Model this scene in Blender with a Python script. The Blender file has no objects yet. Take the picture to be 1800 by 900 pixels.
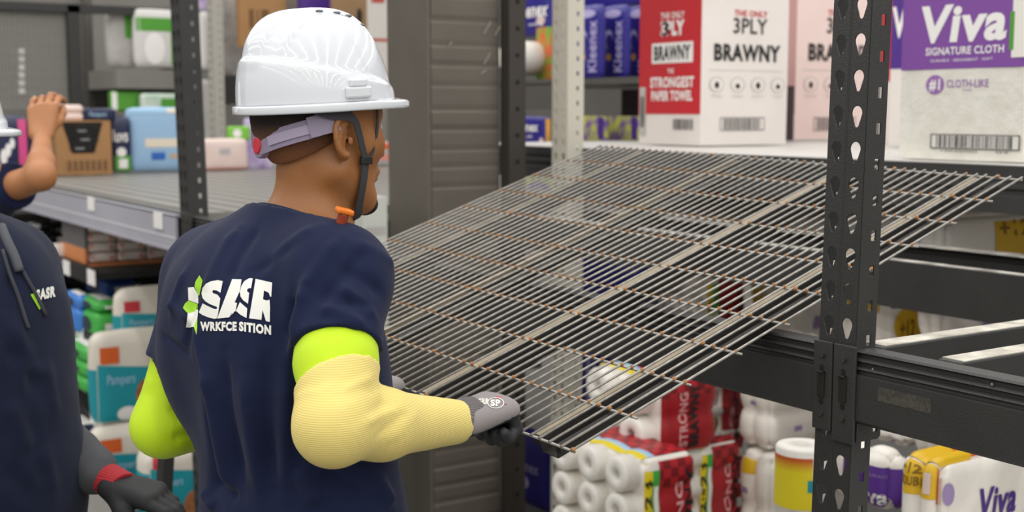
import bpy, bmesh, math, random
import numpy as np
from mathutils import Vector, Matrix, noise
from mathutils.bvhtree import BVHTree
random.seed(7)
SC = bpy.context.scene
COL = SC.collection
# ------------------------------------------------------------------ camera
FPX, H = 2250.0, 1.66
PITCH = math.atan(255 / FPX); YAW = math.radians(56.8)
FH = Vector((-math.sin(YAW), math.cos(YAW), 0)); RT = Vector((math.cos(YAW), math.sin(YAW), 0)); ZZ = Vector((0, 0, 1))
FW = FH * math.cos(PITCH) - ZZ * math.sin(PITCH); UP = FH * math.sin(PITCH) + ZZ * math.cos(PITCH)
EYE = Vector((0, 0, H))
cam = bpy.data.cameras.new('camera'); camo = bpy.data.objects.new('camera', cam); COL.objects.link(camo)
cam.sensor_width = 36; cam.lens = 36 * FPX / 1800; cam.clip_start = .05; cam.clip_end = 100
camo.location = EYE; camo.rotation_euler = (math.pi / 2 - PITCH, 0, YAW)
cam.dof.use_dof = True; cam.dof.focus_distance = 1.86; cam.dof.aperture_fstop = 5.0
SC.camera = camo
SC.view_settings.view_transform = 'Standard'; SC.view_settings.look = 'None'
SC.view_settings.gamma = 1; SC.view_settings.exposure = 0.0; SC.view_settings.use_curve_mapping = False
# ------------------------------------------------------------------ world and store lighting
w = bpy.data.worlds.new('store_light'); SC.world = w; w.use_nodes = True
w.node_tree.nodes['Background'].inputs[0].default_value = (1.0, .985, .96, 1)
w.node_tree.nodes['Background'].inputs[1].default_value = .66
for i, (lx, ly, ln) in enumerate([(4.5, yy, 36) for yy in (-11, -7.6, -4.6, -2.9, -1.2, .5, 2.2, 3.9, 6.2, 8.6, 11)]):  # outer rows and long strips added to brighten stock under the shelves
    l = bpy.data.lights.new('ceiling_strip_light', 'AREA'); l.shape = 'RECTANGLE'; l.size = ln; l.size_y = .09
    l.energy = 260; l.color = (1, .98, .95)
    o = bpy.data.objects.new('ceiling_strip_light', l); COL.objects.link(o); o.location = (lx, ly, 5.6)

# ------------------------------------------------------------------ helpers
def P(x, y, d):
    """world point seen at photo pixel x, y at depth d"""
    return EYE + FW * d + RT * ((x - 900) / FPX * d) + UP * (-(y - 450) / FPX * d)
def at_axis(x, y, ax, val):
    v = P(x, y, 1) - EYE
    return EYE + v * ((val - EYE[ax]) / v[ax])
def at_V(x, y, V): return at_axis(x, y, 1, V)
def at_z(x, y, z): return at_axis(x, y, 2, z)
def hexlin(h):
    c = [int(h[i:i + 2], 16) / 255 for i in (0, 2, 4)]
    return tuple((v / 12.92 if v <= .04045 else ((v + .055) / 1.055) ** 2.4) for v in c) + (1,)
MATS = {}
def mat(name, col, rough=.5, metal=0, bump=None, var=None, coat=0, sheen=0, sss=0, alpha=1, trans=0, wave=None, check=None, spec=.5):
    """procedural material; bump=(scale, strength, dist), var=(scale, hex2, contrast), wave=(scale, strength), check=(hex, scale)"""
    if name in MATS: return MATS[name]
    m = bpy.data.materials.new(name); m.use_nodes = True; MATS[name] = m
    nt = m.node_tree; N = nt.nodes; L = nt.links; b = N['Principled BSDF']
    b.inputs['Base Color'].default_value = hexlin(col); b.inputs['Roughness'].default_value = rough
    b.inputs['Metallic'].default_value = metal; b.inputs['Coat Weight'].default_value = coat
    b.inputs['Sheen Weight'].default_value = sheen; b.inputs['Alpha'].default_value = alpha
    b.inputs['Transmission Weight'].default_value = trans; b.inputs['Specular IOR Level'].default_value = spec
    if sss:
        b.inputs['Subsurface Weight'].default_value = sss; b.inputs['Subsurface Radius'].default_value = (.012, .005, .003)
    tc = N.new('ShaderNodeTexCoord')
    if var:
        n = N.new('ShaderNodeTexNoise'); n.inputs['Scale'].default_value = var[0]; n.inputs['Detail'].default_value = 4
        r = N.new('ShaderNodeValToRGB'); k = var[2] if len(var) > 2 else .2
        r.color_ramp.elements[0].position = .5 - k; r.color_ramp.elements[1].position = .5 + k
        r.color_ramp.elements[0].color = hexlin(col); r.color_ramp.elements[1].color = hexlin(var[1])
        L.new(tc.outputs['Object'], n.inputs['Vector']); L.new(n.outputs['Fac'], r.inputs['Fac']); L.new(r.outputs['Color'], b.inputs['Base Color'])
    if check:
        c = N.new('ShaderNodeTexChecker'); c.inputs['Scale'].default_value = check[1]
        c.inputs['Color1'].default_value = hexlin(col); c.inputs['Color2'].default_value = hexlin(check[0])
        L.new(tc.outputs['Object'], c.inputs['Vector']); L.new(c.outputs['Color'], b.inputs['Base Color'])
    if bump or wave:
        bp = N.new('ShaderNodeBump')
        if wave:
            n = N.new('ShaderNodeTexWave'); n.inputs['Scale'].default_value = wave[0]; n.inputs['Distortion'].default_value = wave[2] if len(wave) > 2 else .3
            n.bands_direction = wave[3] if len(wave) > 3 else 'X'
            bp.inputs['Strength'].default_value = wave[1]; bp.inputs['Distance'].default_value = .002
        else:
            n = N.new('ShaderNodeTexNoise'); n.inputs['Scale'].default_value = bump[0]; n.inputs['Detail'].default_value = 5
            bp.inputs['Strength'].default_value = bump[1]; bp.inputs['Distance'].default_value = bump[2] if len(bump) > 2 else .002
        L.new(tc.outputs['Object'], n.inputs['Vector'])
        L.new(n.outputs[0 if bump is None else 'Fac'], bp.inputs['Height']); L.new(bp.outputs['Normal'], b.inputs['Normal'])
    return m
def link(name, me, m=None, parent=None, loc=None):
    o = bpy.data.objects.new(name, me); COL.objects.link(o)
    if m is not None and me is not None:
        for q in (m if isinstance(m, (list, tuple)) else [m]): me.materials.append(q)
    if parent is not None: o.parent = parent
    if loc is not None: o.location = loc
    return o
def mesh(name, vs, fs, smooth=False):
    me = bpy.data.meshes.new(name); me.from_pydata([tuple(v) for v in vs], [], fs); me.update()
    if smooth: me.shade_smooth()
    return me
def tag(o, label, cat, group=None, kind=None):
    o['label'] = label; o['category'] = cat
    if group: o['group'] = group
    if kind: o['kind'] = kind
    return o
def empty(name, label, cat, loc=(0, 0, 0), rz=0, group=None):
    o = bpy.data.objects.new(name, None); COL.objects.link(o); o.location = loc; o.rotation_euler = (0, 0, rz)
    o.empty_display_size = .05
    return tag(o, label, cat, group)
class MB:
    """collects shapes into one mesh"""
    def __init__(s): s.v = []; s.f = []; s.mi = []
    def add(s, vs, fs, mi=0):
        k = len(s.v); s.v += [Vector(v) for v in vs]; s.f += [[i + k for i in f] for f in fs]; s.mi += [mi] * len(fs); return s
    def box(s, a, b, mi=0):
        x0, y0, z0 = a; x1, y1, z1 = b
        return s.add([(x0, y0, z0), (x1, y0, z0), (x1, y1, z0), (x0, y1, z0), (x0, y0, z1), (x1, y0, z1), (x1, y1, z1), (x0, y1, z1)],
                     [[0, 3, 2, 1], [4, 5, 6, 7], [0, 1, 5, 4], [1, 2, 6, 5], [2, 3, 7, 6], [3, 0, 4, 7]], mi)
    def bar(s, a, b, side, up, w, h, mi=0):
        a = Vector(a); b = Vector(b); side = Vector(side) * w / 2; up = Vector(up) * h / 2
        vs = [a - side - up, a + side - up, a + side + up, a - side + up, b - side - up, b + side - up, b + side + up, b - side + up]
        return s.add(vs, [[3, 2, 1, 0], [4, 5, 6, 7], [0, 1, 5, 4], [1, 2, 6, 5], [2, 3, 7, 6], [3, 0, 4, 7]], mi)
    def tube(s, pts, r, n=8, mi=0, cap=True):
        pts = [Vector(p) for p in pts]; rs = r if isinstance(r, (list, tuple)) else [r] * len(pts)
        k = len(s.v); t0 = (pts[1] - pts[0]).normalized(); nrm = t0.orthogonal().normalized()
        for i, p in enumerate(pts):
            t = (pts[min(i + 1, len(pts) - 1)] - pts[max(i - 1, 0)]).normalized()
            nrm = (nrm - t * nrm.dot(t)).normalized(); bn = t.cross(nrm)
            for j in range(n):
                a = 2 * math.pi * j / n; s.v.append(p + (nrm * math.cos(a) + bn * math.sin(a)) * rs[i])
        for i in range(len(pts) - 1):
            for j in range(n):
                s.f.append([k + i * n + j, k + i * n + (j + 1) % n, k + (i + 1) * n + (j + 1) % n, k + (i + 1) * n + j]); s.mi.append(mi)
        if cap:
            e = k + (len(pts) - 1) * n
            s.f.append([k + j for j in range(n)][::-1]); s.f.append([e + j for j in range(n)]); s.mi += [mi, mi]
        return s
    def ball(s, c, r, n=8, mi=0, sc=(1, 1, 1)):
        c = Vector(c); vs = []; fs = []
        for i in range(1, n // 2 + 1):
            for j in range(n):
                th = math.pi * (i - .5) / (n // 2); a = 2 * math.pi * j / n
                vs.append(c + Vector((sc[0] * math.sin(th) * math.cos(a), sc[1] * math.sin(th) * math.sin(a), sc[2] * math.cos(th))) * r)
        m = n // 2
        for i in range(m - 1):
            for j in range(n): fs.append([i * n + j, (i + 1) * n + j, (i + 1) * n + (j + 1) % n, i * n + (j + 1) % n])
        fs.append(list(range(n))); fs.append([(m - 1) * n + j for j in range(n)][::-1])
        return s.add(vs, fs, mi)
    def prism(s, prof, axis, a, b, mi=0):
        """2D profile (closed) extruded along a world axis from a to b"""
        n = len(prof); vs = []
        for t in (a, b):
            for p in prof:
                q = list(p); q.insert(axis, t); vs.append(q)
        fs = [[i, (i + 1) % n, n + (i + 1) % n, n + i] for i in range(n)] + [list(range(n))[::-1], list(range(n, 2 * n))]
        return s.add(vs, fs, mi)
    def mesh(s, name, smooth=False):
        me = mesh(name, s.v, s.f, smooth)
        if any(s.mi): me.polygons.foreach_set('material_index', s.mi)
        bm = bmesh.new(); bm.from_mesh(me); bmesh.ops.recalc_face_normals(bm, faces=bm.faces); bm.to_mesh(me); bm.free()
        return me
    def build(s, name, m, parent=None, loc=None, smooth=False, bevel=0):
        o = link(name, s.mesh(name, smooth), m, parent, loc)
        if bevel:
            md = o.modifiers.new('bevel', 'BEVEL'); md.width = bevel; md.segments = 2; md.limit_method = 'ANGLE'
        return o
_TX = {}
def text_mesh(s, bold=.0, shear=0.0):
    """unit lettering: (verts 0..1, 0..1, faces)"""
    k = (s, bold, shear)
    if k in _TX: return _TX[k]
    cu = bpy.data.curves.new('t', 'FONT'); cu.body = s; cu.resolution_u = 3; cu.offset = bold; cu.shear = shear
    cu.space_character = 1 + bold * 2.5
    ob = bpy.data.objects.new('t', cu); COL.objects.link(ob)
    dg = bpy.context.evaluated_depsgraph_get(); me = bpy.data.meshes.new_from_object(ob.evaluated_get(dg))
    vs = np.array([v.co[:2] for v in me.vertices]); fs = [list(p.vertices) for p in me.polygons]
    bpy.data.objects.remove(ob); bpy.data.curves.remove(cu); bpy.data.meshes.remove(me)
    lo = vs.min(0); hi = vs.max(0); vs = (vs - lo) / (hi - lo)
    _TX[k] = (vs, fs, (hi - lo)[0] / (hi - lo)[1]); return _TX[k]
def roll(v, c): return v
# ---- materials
BLACK = mat('black_powder_coat', '2a2a29', .5, 0, bump=(380, .6, .0012), var=(9, '343432', .3))
BLACKD = mat('dark_steel', '1c1c1c', .6, 0, bump=(300, .3, .001))
GREYST = mat('grey_painted_steel', '6f6c67', .5, .2, var=(12, '5e5b57', .3))
WHITEP = mat('cream_painted_steel', 'c9c4b6', .5)
WIRE = mat('zinc_wire', 'b3afa8', .4, .45, var=(60, '8b8780', .25))
RUST = mat('rusty_weld', 'b07f4c', .8, 0, var=(120, '87603c', .25))
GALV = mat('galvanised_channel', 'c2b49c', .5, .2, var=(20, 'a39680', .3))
CONC = mat('concrete_floor', '75726d', .4, 0, var=(3, '696660', .3))
COLM = mat('column_cladding', '625c54', .55, .25, bump=(160, .2, .001), var=(6, '6b655c', .3))
WBOARD = mat('white_board', 'c9c6c1', .5, 0, var=(5, 'bab7b2', .3))
# ------------------------------------------------------------------ setting
def struct(name, mb, m, bevel=0):
    o = mb.build(name, m, bevel=bevel); o['kind'] = 'structure'; return o
struct('floor', MB().box((-16, -12, -.1), (22, 13, 0)), CONC)
struct('wall_back', MB().box((-16, 13.0, 0), (8, 13.2, 5.5)), mat('grey_wall', '77746f', .8, var=(2, '6a6762', .3)))
struct('wall_left', MB().box((-15.2, -12, 0), (-15, 13, 5.5)), MATS['grey_wall'])
# ------------------------------------------------------------------ main rack: posts
V0 = 1.55; PITCHH = .0557
ZS = H - .374                    # top of the shelf beams
def teardrop(cx, cz, R=.0108, r=.0048, h=.018, n=14):
    pts = []
    for i in range(n): a = math.radians(-20 + 220 * i / (n - 1)); pts.append((cx + R * math.cos(a), cz + R * math.sin(a)))
    for i in range(6): a = math.radians(200 + 140 * i / 5); pts.append((cx + r * math.cos(a), cz - h + r * math.sin(a)))
    return pts
def holed_cell(x0, x1, hole):
    bm = bmesh.new()
    def loop(pts):
        vs = [bm.verts.new((p[0], 0, p[1])) for p in pts]
        for i in range(len(vs)): bm.edges.new((vs[i], vs[(i + 1) % len(vs)]))
    loop([(x0, 0), (x1, 0), (x1, PITCHH), (x0, PITCHH)]); loop(hole)
    bmesh.ops.triangle_fill(bm, use_beauty=True, use_dissolve=False, edges=bm.edges[:])
    vs = [v.co.copy() for v in bm.verts]; bm.verts.index_update(); fs = [[v.index for v in f.verts] for f in bm.faces]; bm.free()
    return vs, fs
def post(name, label, U, V, top, wid, dep, m, sq=True, n0=0, parent=None, group=None):
    """perforated upright: front plate of two hole columns, two side flanges with square holes"""
    root = empty(name, label, 'rack post', (U, V, 0), group=group)
    n = int(top / PITCHH); hw = wid / 2; sc = wid / .074
    mb = MB(); z0 = .042 * 1
    for x0, x1, cx in ((-hw, -.0022, -.0185 * sc), (.0022, hw, .0185 * sc)):
        vs, fs = holed_cell(x0, x1, teardrop(cx, z0))
        for i in range(n): mb.add([v + Vector((0, 0, i * PITCHH)) for v in vs], fs)
    for i in (0,):
        mb.add([(-.0022, 0, 0), (0, .0008, 0), (.0022, 0, 0), (-.0022, 0, n * PITCHH), (0, .0008, n * PITCHH), (.0022, 0, n * PITCHH)], [[0, 1, 4, 3], [1, 2, 5, 4]])
    def plate(mbx, nm):
        me = mbx.mesh(nm); o = link(nm, me, m, root)
        md = o.modifiers.new('s', 'SOLIDIFY'); md.thickness = .0024; md.offset = 0
        return o
    plate(mb, 'front_plate')
    for sx in (-1, 1):
        mb = MB(); c = dep * .62; hw2, hh = .0052, .0085
        vs, fs = holed_cell(0, dep, [(c - hw2, .018 - hh), (c + hw2, .018 - hh), (c + hw2, .018 + hh), (c - hw2, .018 + hh)])
        for i in range(n): mb.add([Vector((sx * hw, v.x, v.z + i * PITCHH)) for v in vs], fs)
        plate(mb, 'side_flange')
    return root
mp = P(1471, 610, 2.05); PU = mp.x; V0 = mp.y
RP = post('rack_post', 'large black perforated rack upright with keyhole slots in the right foreground', PU, V0, 2.9, .076, .044, BLACK)
lp = at_V(325, 370, V0)
def lean(root, deg, z):
    """the upright stands slightly out of plumb, turned about the beam joint"""
    pv = Vector((root.location.x, root.location.y, z)); R_ = Matrix.Rotation(math.radians(deg), 4, FH)
    root.matrix_world = Matrix.Translation(pv) @ R_ @ Matrix.Translation(root.location - pv)
lean(RP, .95, ZS - .04)
LP = post('rack_post', 'black perforated rack upright left of the man at the end of the price strip', lp.x, V0, 3.0, .095, .07, BLACK)
lean(LP, -1.1, ZS)
def beam_profile(h=.118, dp=.042):
    z = ZS
    return [(0.008, z), (.004, z - .003), (.010, z - .007), (.010, z - .011), (.003, z - .014), (.002, z - .0165), (.009, z - .020), (.009, z - .024),
            (.002, z - .027), (.001, z - .0295), (.008, z - .033), (.007, z - .037), (0, z - .040), (0, z - h + .006), (.006, z - h), (dp, z - h), (dp, z)]
def beam(name, label, U0, U1, V, flip=1, m=BLACK, h=.118):
    mb = MB(); prof = [(V + flip * a, b) for a, b in beam_profile(h)]
    mb.prism(prof, 0, U0, U1); o = mb.build(name, m, bevel=0); return tag(o, label, 'rack beam')
VB = V0 - .004
rb = beam('shelf_beam', 'black ridged front shelf beam running right from the foreground post', PU + .036, PU + 2.6, VB)
lb = beam('shelf_beam', 'black front shelf beam running left from the foreground post under the wire deck', lp.x + .05, PU - .036, VB)
def connector(bm_o, x0, x1, side, extra):
    mb = MB(); zt = ZS + .006; zb = zt - .146 - (.012 if side > 0 else 0)
    mb.box((x0, V0 - .009, zb), (x1, V0 - .004, zt))
    o = mb.build('end_plate', BLACK, bm_o, bevel=.0015)
    xc = (x0 + x1) / 2
    for k, zz in enumerate((zt - .022, zt - .118, zt - .13 + .0)):
        if k == 2: continue
        MB().tube([(xc, V0 - .013, zz), (xc, V0 - .004, zz)], .0052, 10).build('rivet', BLACK, o)
    for zz in (zt - .043, zt - .078, zt - .1):
        MB().tube([(xc - .001, V0 - .0096, zz), (xc - .001, V0 - .006, zz)], .0048, 10).build('hole', mat('hole_black', '0a0a0a', .9), o)
    c = MB().box((xc - .008, V0 - .0125, zt - .092), (xc + .006, V0 - .009, zt - .048)).box((xc - .008, V0 - .016, zt - .052), (xc + .006, V0 - .009, zt - .048))
    c.build('safety_clip', mat('clip_steel', '34332f', .4, .5), o, bevel=.001)
connector(rb, PU + .0015, PU + .047, 1, True); connector(lb, PU - .041, PU - .0015, -1, False)
MB().prism([(V0 + .004, ZS - .15), (V0 + .055, ZS - .15), (V0 + .06, ZS - .145), (V0 + .06, ZS - .108), (V0 + .052, ZS - .108), (V0 + .052, ZS - .138), (V0 + .042, ZS - .138), (V0 + .042, ZS - .1), (V0 + .004, ZS - .1)], 0, PU + .0385, PU + .0425).build('side_tab', BLACK, rb)
MB().box((PU + .09, VB - .0005, ZS - .072), (PU + .19, VB + .001, ZS - .05)).build('worn_label', mat('worn_sticker', '38352f', .8, var=(150, '4a463e', .1)), rb)
for (sx, zz) in ((.075, -.026), (.29, -.011)):
    MB().ball((PU + sx, VB + .004, ZS + zz), .003, 8).build('screw', mat('screw_steel', '77756f', .3, .8), rb)
mb = MB().box((lp.x + .0, V0 - .016, ZS - .15), (lp.x + .1, V0 - .006, ZS + .01)); ep = mb.build('end_plate', BLACK, lb, bevel=.002)
for zz in (-.02, -.05, -.08, -.11): 
    for xx in (.02, .07): MB().tube([(lp.x + xx, V0 - .018, ZS + zz), (lp.x + xx, V0 - .012, ZS + zz)], .008, 10).build('rivet', mat('clip_steel', '34332f', .4, .5), ep)
s_ = at_V(348, 419, V0 - .012); st_ = MB().box((s_.x - .05, V0 - .008, s_.z - .02), (s_.x + .05, V0 - .001, s_.z + .022)).build('sticker', mat('yellow_sticker', 'e0b32a', .5), lb); MB().box((s_.x - .045, V0 - .009, s_.z - .018), (s_.x + .01, V0 - .001, s_.z + .002)).build('red_mark', mat('red_sticker', 'c9402c', .5), st_)
# rear beams and cross bars
VR = at_z(1700, 470, ZS).y; VR2 = at_z(1700, 440, ZS).y
ru = at_V(889, 400, VR)
b1 = beam('shelf_beam', 'black rear shelf beam of the near rack, seen right of the foreground post', ru.x + .05, PU + 2.6, VR, -1)
b2 = beam('shelf_beam', 'black front beam of the rack behind, just past the near rear beam', -4.0, PU + 3, VR2, 1)
for bo, V_ in ((b1, VR), (b2, VR2)):
    MB().box((ru.x + .1, V_ - .03, ZS), (PU + 2.5, V_ + (0 if bo is b1 else .04), ZS + .0015)).build('worn_top_edge', mat('worn_top', 'd0ccc2', .5, .1, var=(14, '8d8a84', .12)), bo)
DUSTY = mat('dusty_white_top', 'd8d3c6', .6, 0, var=(18, '9d978b', .15))
def crossbar(px, py, label):
    a = at_z(px, py, ZS); x = a.x
    mb = MB().prism([(x - .022, ZS - .05), (x + .022, ZS - .05), (x + .022, ZS), (x - .022, ZS)], 1, V0 + .05, VR - .05)
    o = tag(mb.build('deck_support_bar', BLACK, bevel=.003), label, 'support bar')
    MB().box((x - .021, V0 + .06, ZS), (x + .019, VR - .055, ZS + .0015)).build('dusty_top', DUSTY, o)
crossbar(1540, 606, 'black cross bar with a dusty white top nearest the foreground post')
crossbar(1668, 634, 'black cross bar with a dusty white top at the right frame edge')
# upper shelf of rear rack
ZU = H - .142
b3 = MB().prism([(VR2, ZU - .125), (VR2 + .05, ZU - .125), (VR2 + .05, ZU - .001), (VR2, ZU - .001), (VR2, ZU - .03), (VR2 + .008, ZU - .035), (VR2 + .008, ZU - .045), (VR2, ZU - .05), (VR2, ZU - .06), (VR2 + .008, ZU - .065), (VR2 + .008, ZU - .075), (VR2, ZU - .08)][::-1], 0, -4.9, PU + 3).build('shelf_beam', BLACK)
tag(b3, 'black upper shelf beam of the rack behind, under the white and purple towel carton', 'rack beam')
bl = at_V(1090, 256, 3.4).x
wbp = MB().box((-4.9, VR2 + .05, ZU - .016), (PU + 3, 5.6, ZU)).build('shelf_board', WBOARD, bevel=.002)
tag(wbp, 'white shelf board under the paper towel cartons', 'shelf board')
for k, xx in enumerate((-4.1, PU + 1.9)):
    mb = MB().box((xx, VR2 + .9, 0), (xx + .07, VR2 + .97, 3)); 
# white post
wp = at_V(988, 150, VR2 - .06)
post('rack_post', 'cream painted perforated upright behind the wire deck, left of the purple bundle', wp.x, VR2 - .07, 3.0, .1, .075, WHITEP)
# lower shelf boards / pallets carrying the rolls
tag(MB().box((-4.4, VR2 + .02, ZS - .03), (-3.2, 4.6, ZS - .002)).build('shelf_board', WBOARD, bevel=.002), 'pale shelf board seen through the wires of the tilted deck', 'shelf board')
tag(MB().box((-2.1, VR2 + .06, .58), (PU + 2.2, 4.6, .62)).build('shelf_board', WBOARD, bevel=.002), 'pale low shelf board under the white towel bundles behind the near rack', 'shelf board')
tag(MB().box((-1.85, V0 + .15, .69), (PU + 2.2, VR - .02, .72)).build('shelf_board', WBOARD, bevel=.002), 'low shelf board of the near rack under the purple and yellow towel packs', 'shelf board')
# column
cc = P(755, 400, 4.75)
def along(C, t): return C
def span(C, axis, px):
    """length along +V (axis 1) or -U (axis 0) from C to reach photo column px"""
    q = C - EYE; d0 = q.dot(FW); r0 = q.dot(RT); dv = Vector((-1, 0, 0)) if axis == 0 else Vector((0, 1, 0))
    k = (px - 900) / FPX; return (k * d0 - r0) / (dv.dot(RT) - k * dv.dot(FW))
cu_, cv_ = span(cc, 0, 683), span(cc, 1, 880)
mb = MB(); n = 150; zs = [3.2 * i / n for i in range(n + 1)]
pts = []
for i in range(64): pass
col = empty('building_column', 'grey-brown square column with ribbed cladding behind the man', 'column', (cc.x - cu_ / 2, cc.y + cv_ / 2, 0))
MB().box((-cu_ / 2, -cv_ / 2, 0), (cu_ / 2 - .004, cv_ / 2, 3.2)).build('smooth_casing', COLM, col, bevel=.006)
prof = []; z = 0.0; random.seed(5)
while z < 3.19:
    hgt = random.choice((.05, .06, .075, .13)); k_ = random.choice((.0015, .003, .004)); prof += [(cu_ / 2, z), (cu_ / 2 + k_, z + .014), (cu_ / 2 + k_, z + hgt - .004), (cu_ / 2 - .001, z + hgt + .006)]; z += hgt + .014
prof = [(x, zz) for x, zz in prof] + [(cu_ / 2 - .02, z), (cu_ / 2 - .02, 0)]
MB().prism([(a, b) for a, b in prof], 1, -cv_ / 2 + .012, cv_ / 2 - .012).build('ribbed_face', COLM, col)
for px, py, ln in ((850, 60, .04), (870, 62, .03), (851, 112, .035), (845, 130, .03), (790, 80, .012)):
    q = at_axis(px, py, 0, cc.x + .008); rel = q - col.location
    MB().bar(rel, rel + Vector((0, ln * .8, ln * random.choice((.5, 1.2)))), (1, 0, 0), (0, -.6, .6), .003, .004).build('scuff_mark', mat('scuff', 'a09a90', .8), col)
# dark upright right of the column
q = P(880, 300, 4.9)
up_ = empty('rack_post', 'narrow dark upright standing against the right side of the column', 'rack post', (q.x, q.y, 0))
mb = MB().box((0, 0, 0), (.06, .075, 3.0))
for i in range(30): mb.box((.0595, .03, .06 + i * .1), (.061, .045, .075 + i * .1), 1)
mb.build('channel', [mat('dark_brown_steel', '3d3833', .5, .2), mat('hole_black', '0a0a0a', .9)], up_)
# ------------------------------------------------------------------ tilted wire deck
A0 = P(1008, 790, 1.87)
t_, ph_, el_, DW, DL = -0.06494537, 0.02882822, 0.31303232, 1.2495, 1.175
E1 = Vector((-math.cos(t_) * math.cos(ph_), math.sin(t_) * math.cos(ph_), math.sin(ph_)))
g_ = Vector((math.sin(t_), math.cos(t_), 0)); zp = (ZZ - E1 * E1.z).normalized()
E2 = g_ * math.cos(el_) + zp * math.sin(el_)
E3 = E2.cross(E1); E3 = -E3 if E3.z < 0 else E3
deck = empty('wire_deck', 'tilted wire mesh shelf deck with rusty welds held by the man in sleeves', 'wire deck', A0)
DM = Matrix((E1, E2, E3)).transposed()
deck.rotation_mode = 'QUATERNION'
# local axes of the deck: x along the front edge (to the left), y to the rear, z up -> right handed needs -x
DM = Matrix((-E1, E2, E3)).transposed(); deck.rotation_quaternion = DM.to_quaternion()
WR = .0022
wl = MB().tube([(0, -.004, 0), (0, DL * .5, 0), (0, DL + .004, 0)], WR, 8).mesh('long_wire', True)
wl.materials.append(WIRE)
NW = 52
first = True
ss = [.0] + [.0245 * i for i in range(1, NW)]
for s in ss:
    if abs(s - .049) < .003 or abs(s - .0735) < .003: s += .004
    o = bpy.data.objects.new('long_wire', wl); COL.objects.link(o); o.parent = deck; o.location = (-s, 0, 0)
NC = 10
chans = [.072, .388, .72, 1.06]
for k in range(NC + 1):
    mb = MB(); y = DL * k / NC
    mb.tube([(.012 if 0 < k < NC else .002, y, -WR * 1.7), (-DW * .5, y, -WR * 1.7), (-DW - .008, y, -WR * 1.7)], WR, 8)
    random.seed(k)
    for s in ss:
        r = random.uniform(.0031, .0045)
        if any(abs(s - c) < .02 for c in chans): r *= 1.15
        if k in (0, NC) and random.random() < .75: continue
        mb.ball((-s + .0005, y - .0012, .0002), r, 6, 1, (1.05, 1.15, .8))
    mb.build('cross_wire', [WIRE, RUST], deck, smooth=True)
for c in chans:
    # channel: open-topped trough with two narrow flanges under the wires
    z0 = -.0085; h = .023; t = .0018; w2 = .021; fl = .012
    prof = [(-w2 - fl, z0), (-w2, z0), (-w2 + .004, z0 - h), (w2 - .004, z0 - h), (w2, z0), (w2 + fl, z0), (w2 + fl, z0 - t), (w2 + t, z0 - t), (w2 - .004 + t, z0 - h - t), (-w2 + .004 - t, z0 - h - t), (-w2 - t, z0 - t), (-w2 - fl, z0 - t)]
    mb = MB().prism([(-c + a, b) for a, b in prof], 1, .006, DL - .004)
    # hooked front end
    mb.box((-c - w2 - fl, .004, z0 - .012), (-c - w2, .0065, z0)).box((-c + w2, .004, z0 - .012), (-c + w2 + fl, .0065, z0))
    ch = mb.build('support_channel', mat('dirty_shaded_channel', '262422', .6, .2, var=(20, '322f2b', .3)), deck)  # near-black tone mixes dirt with the trough's shade put into the colour
    MB().box((-c - w2 - fl - .001, .008, z0 - .001), (-c - w2 + .001, DL - .006, z0 + .0045)).build('bright_flange', GALV, ch)
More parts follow.
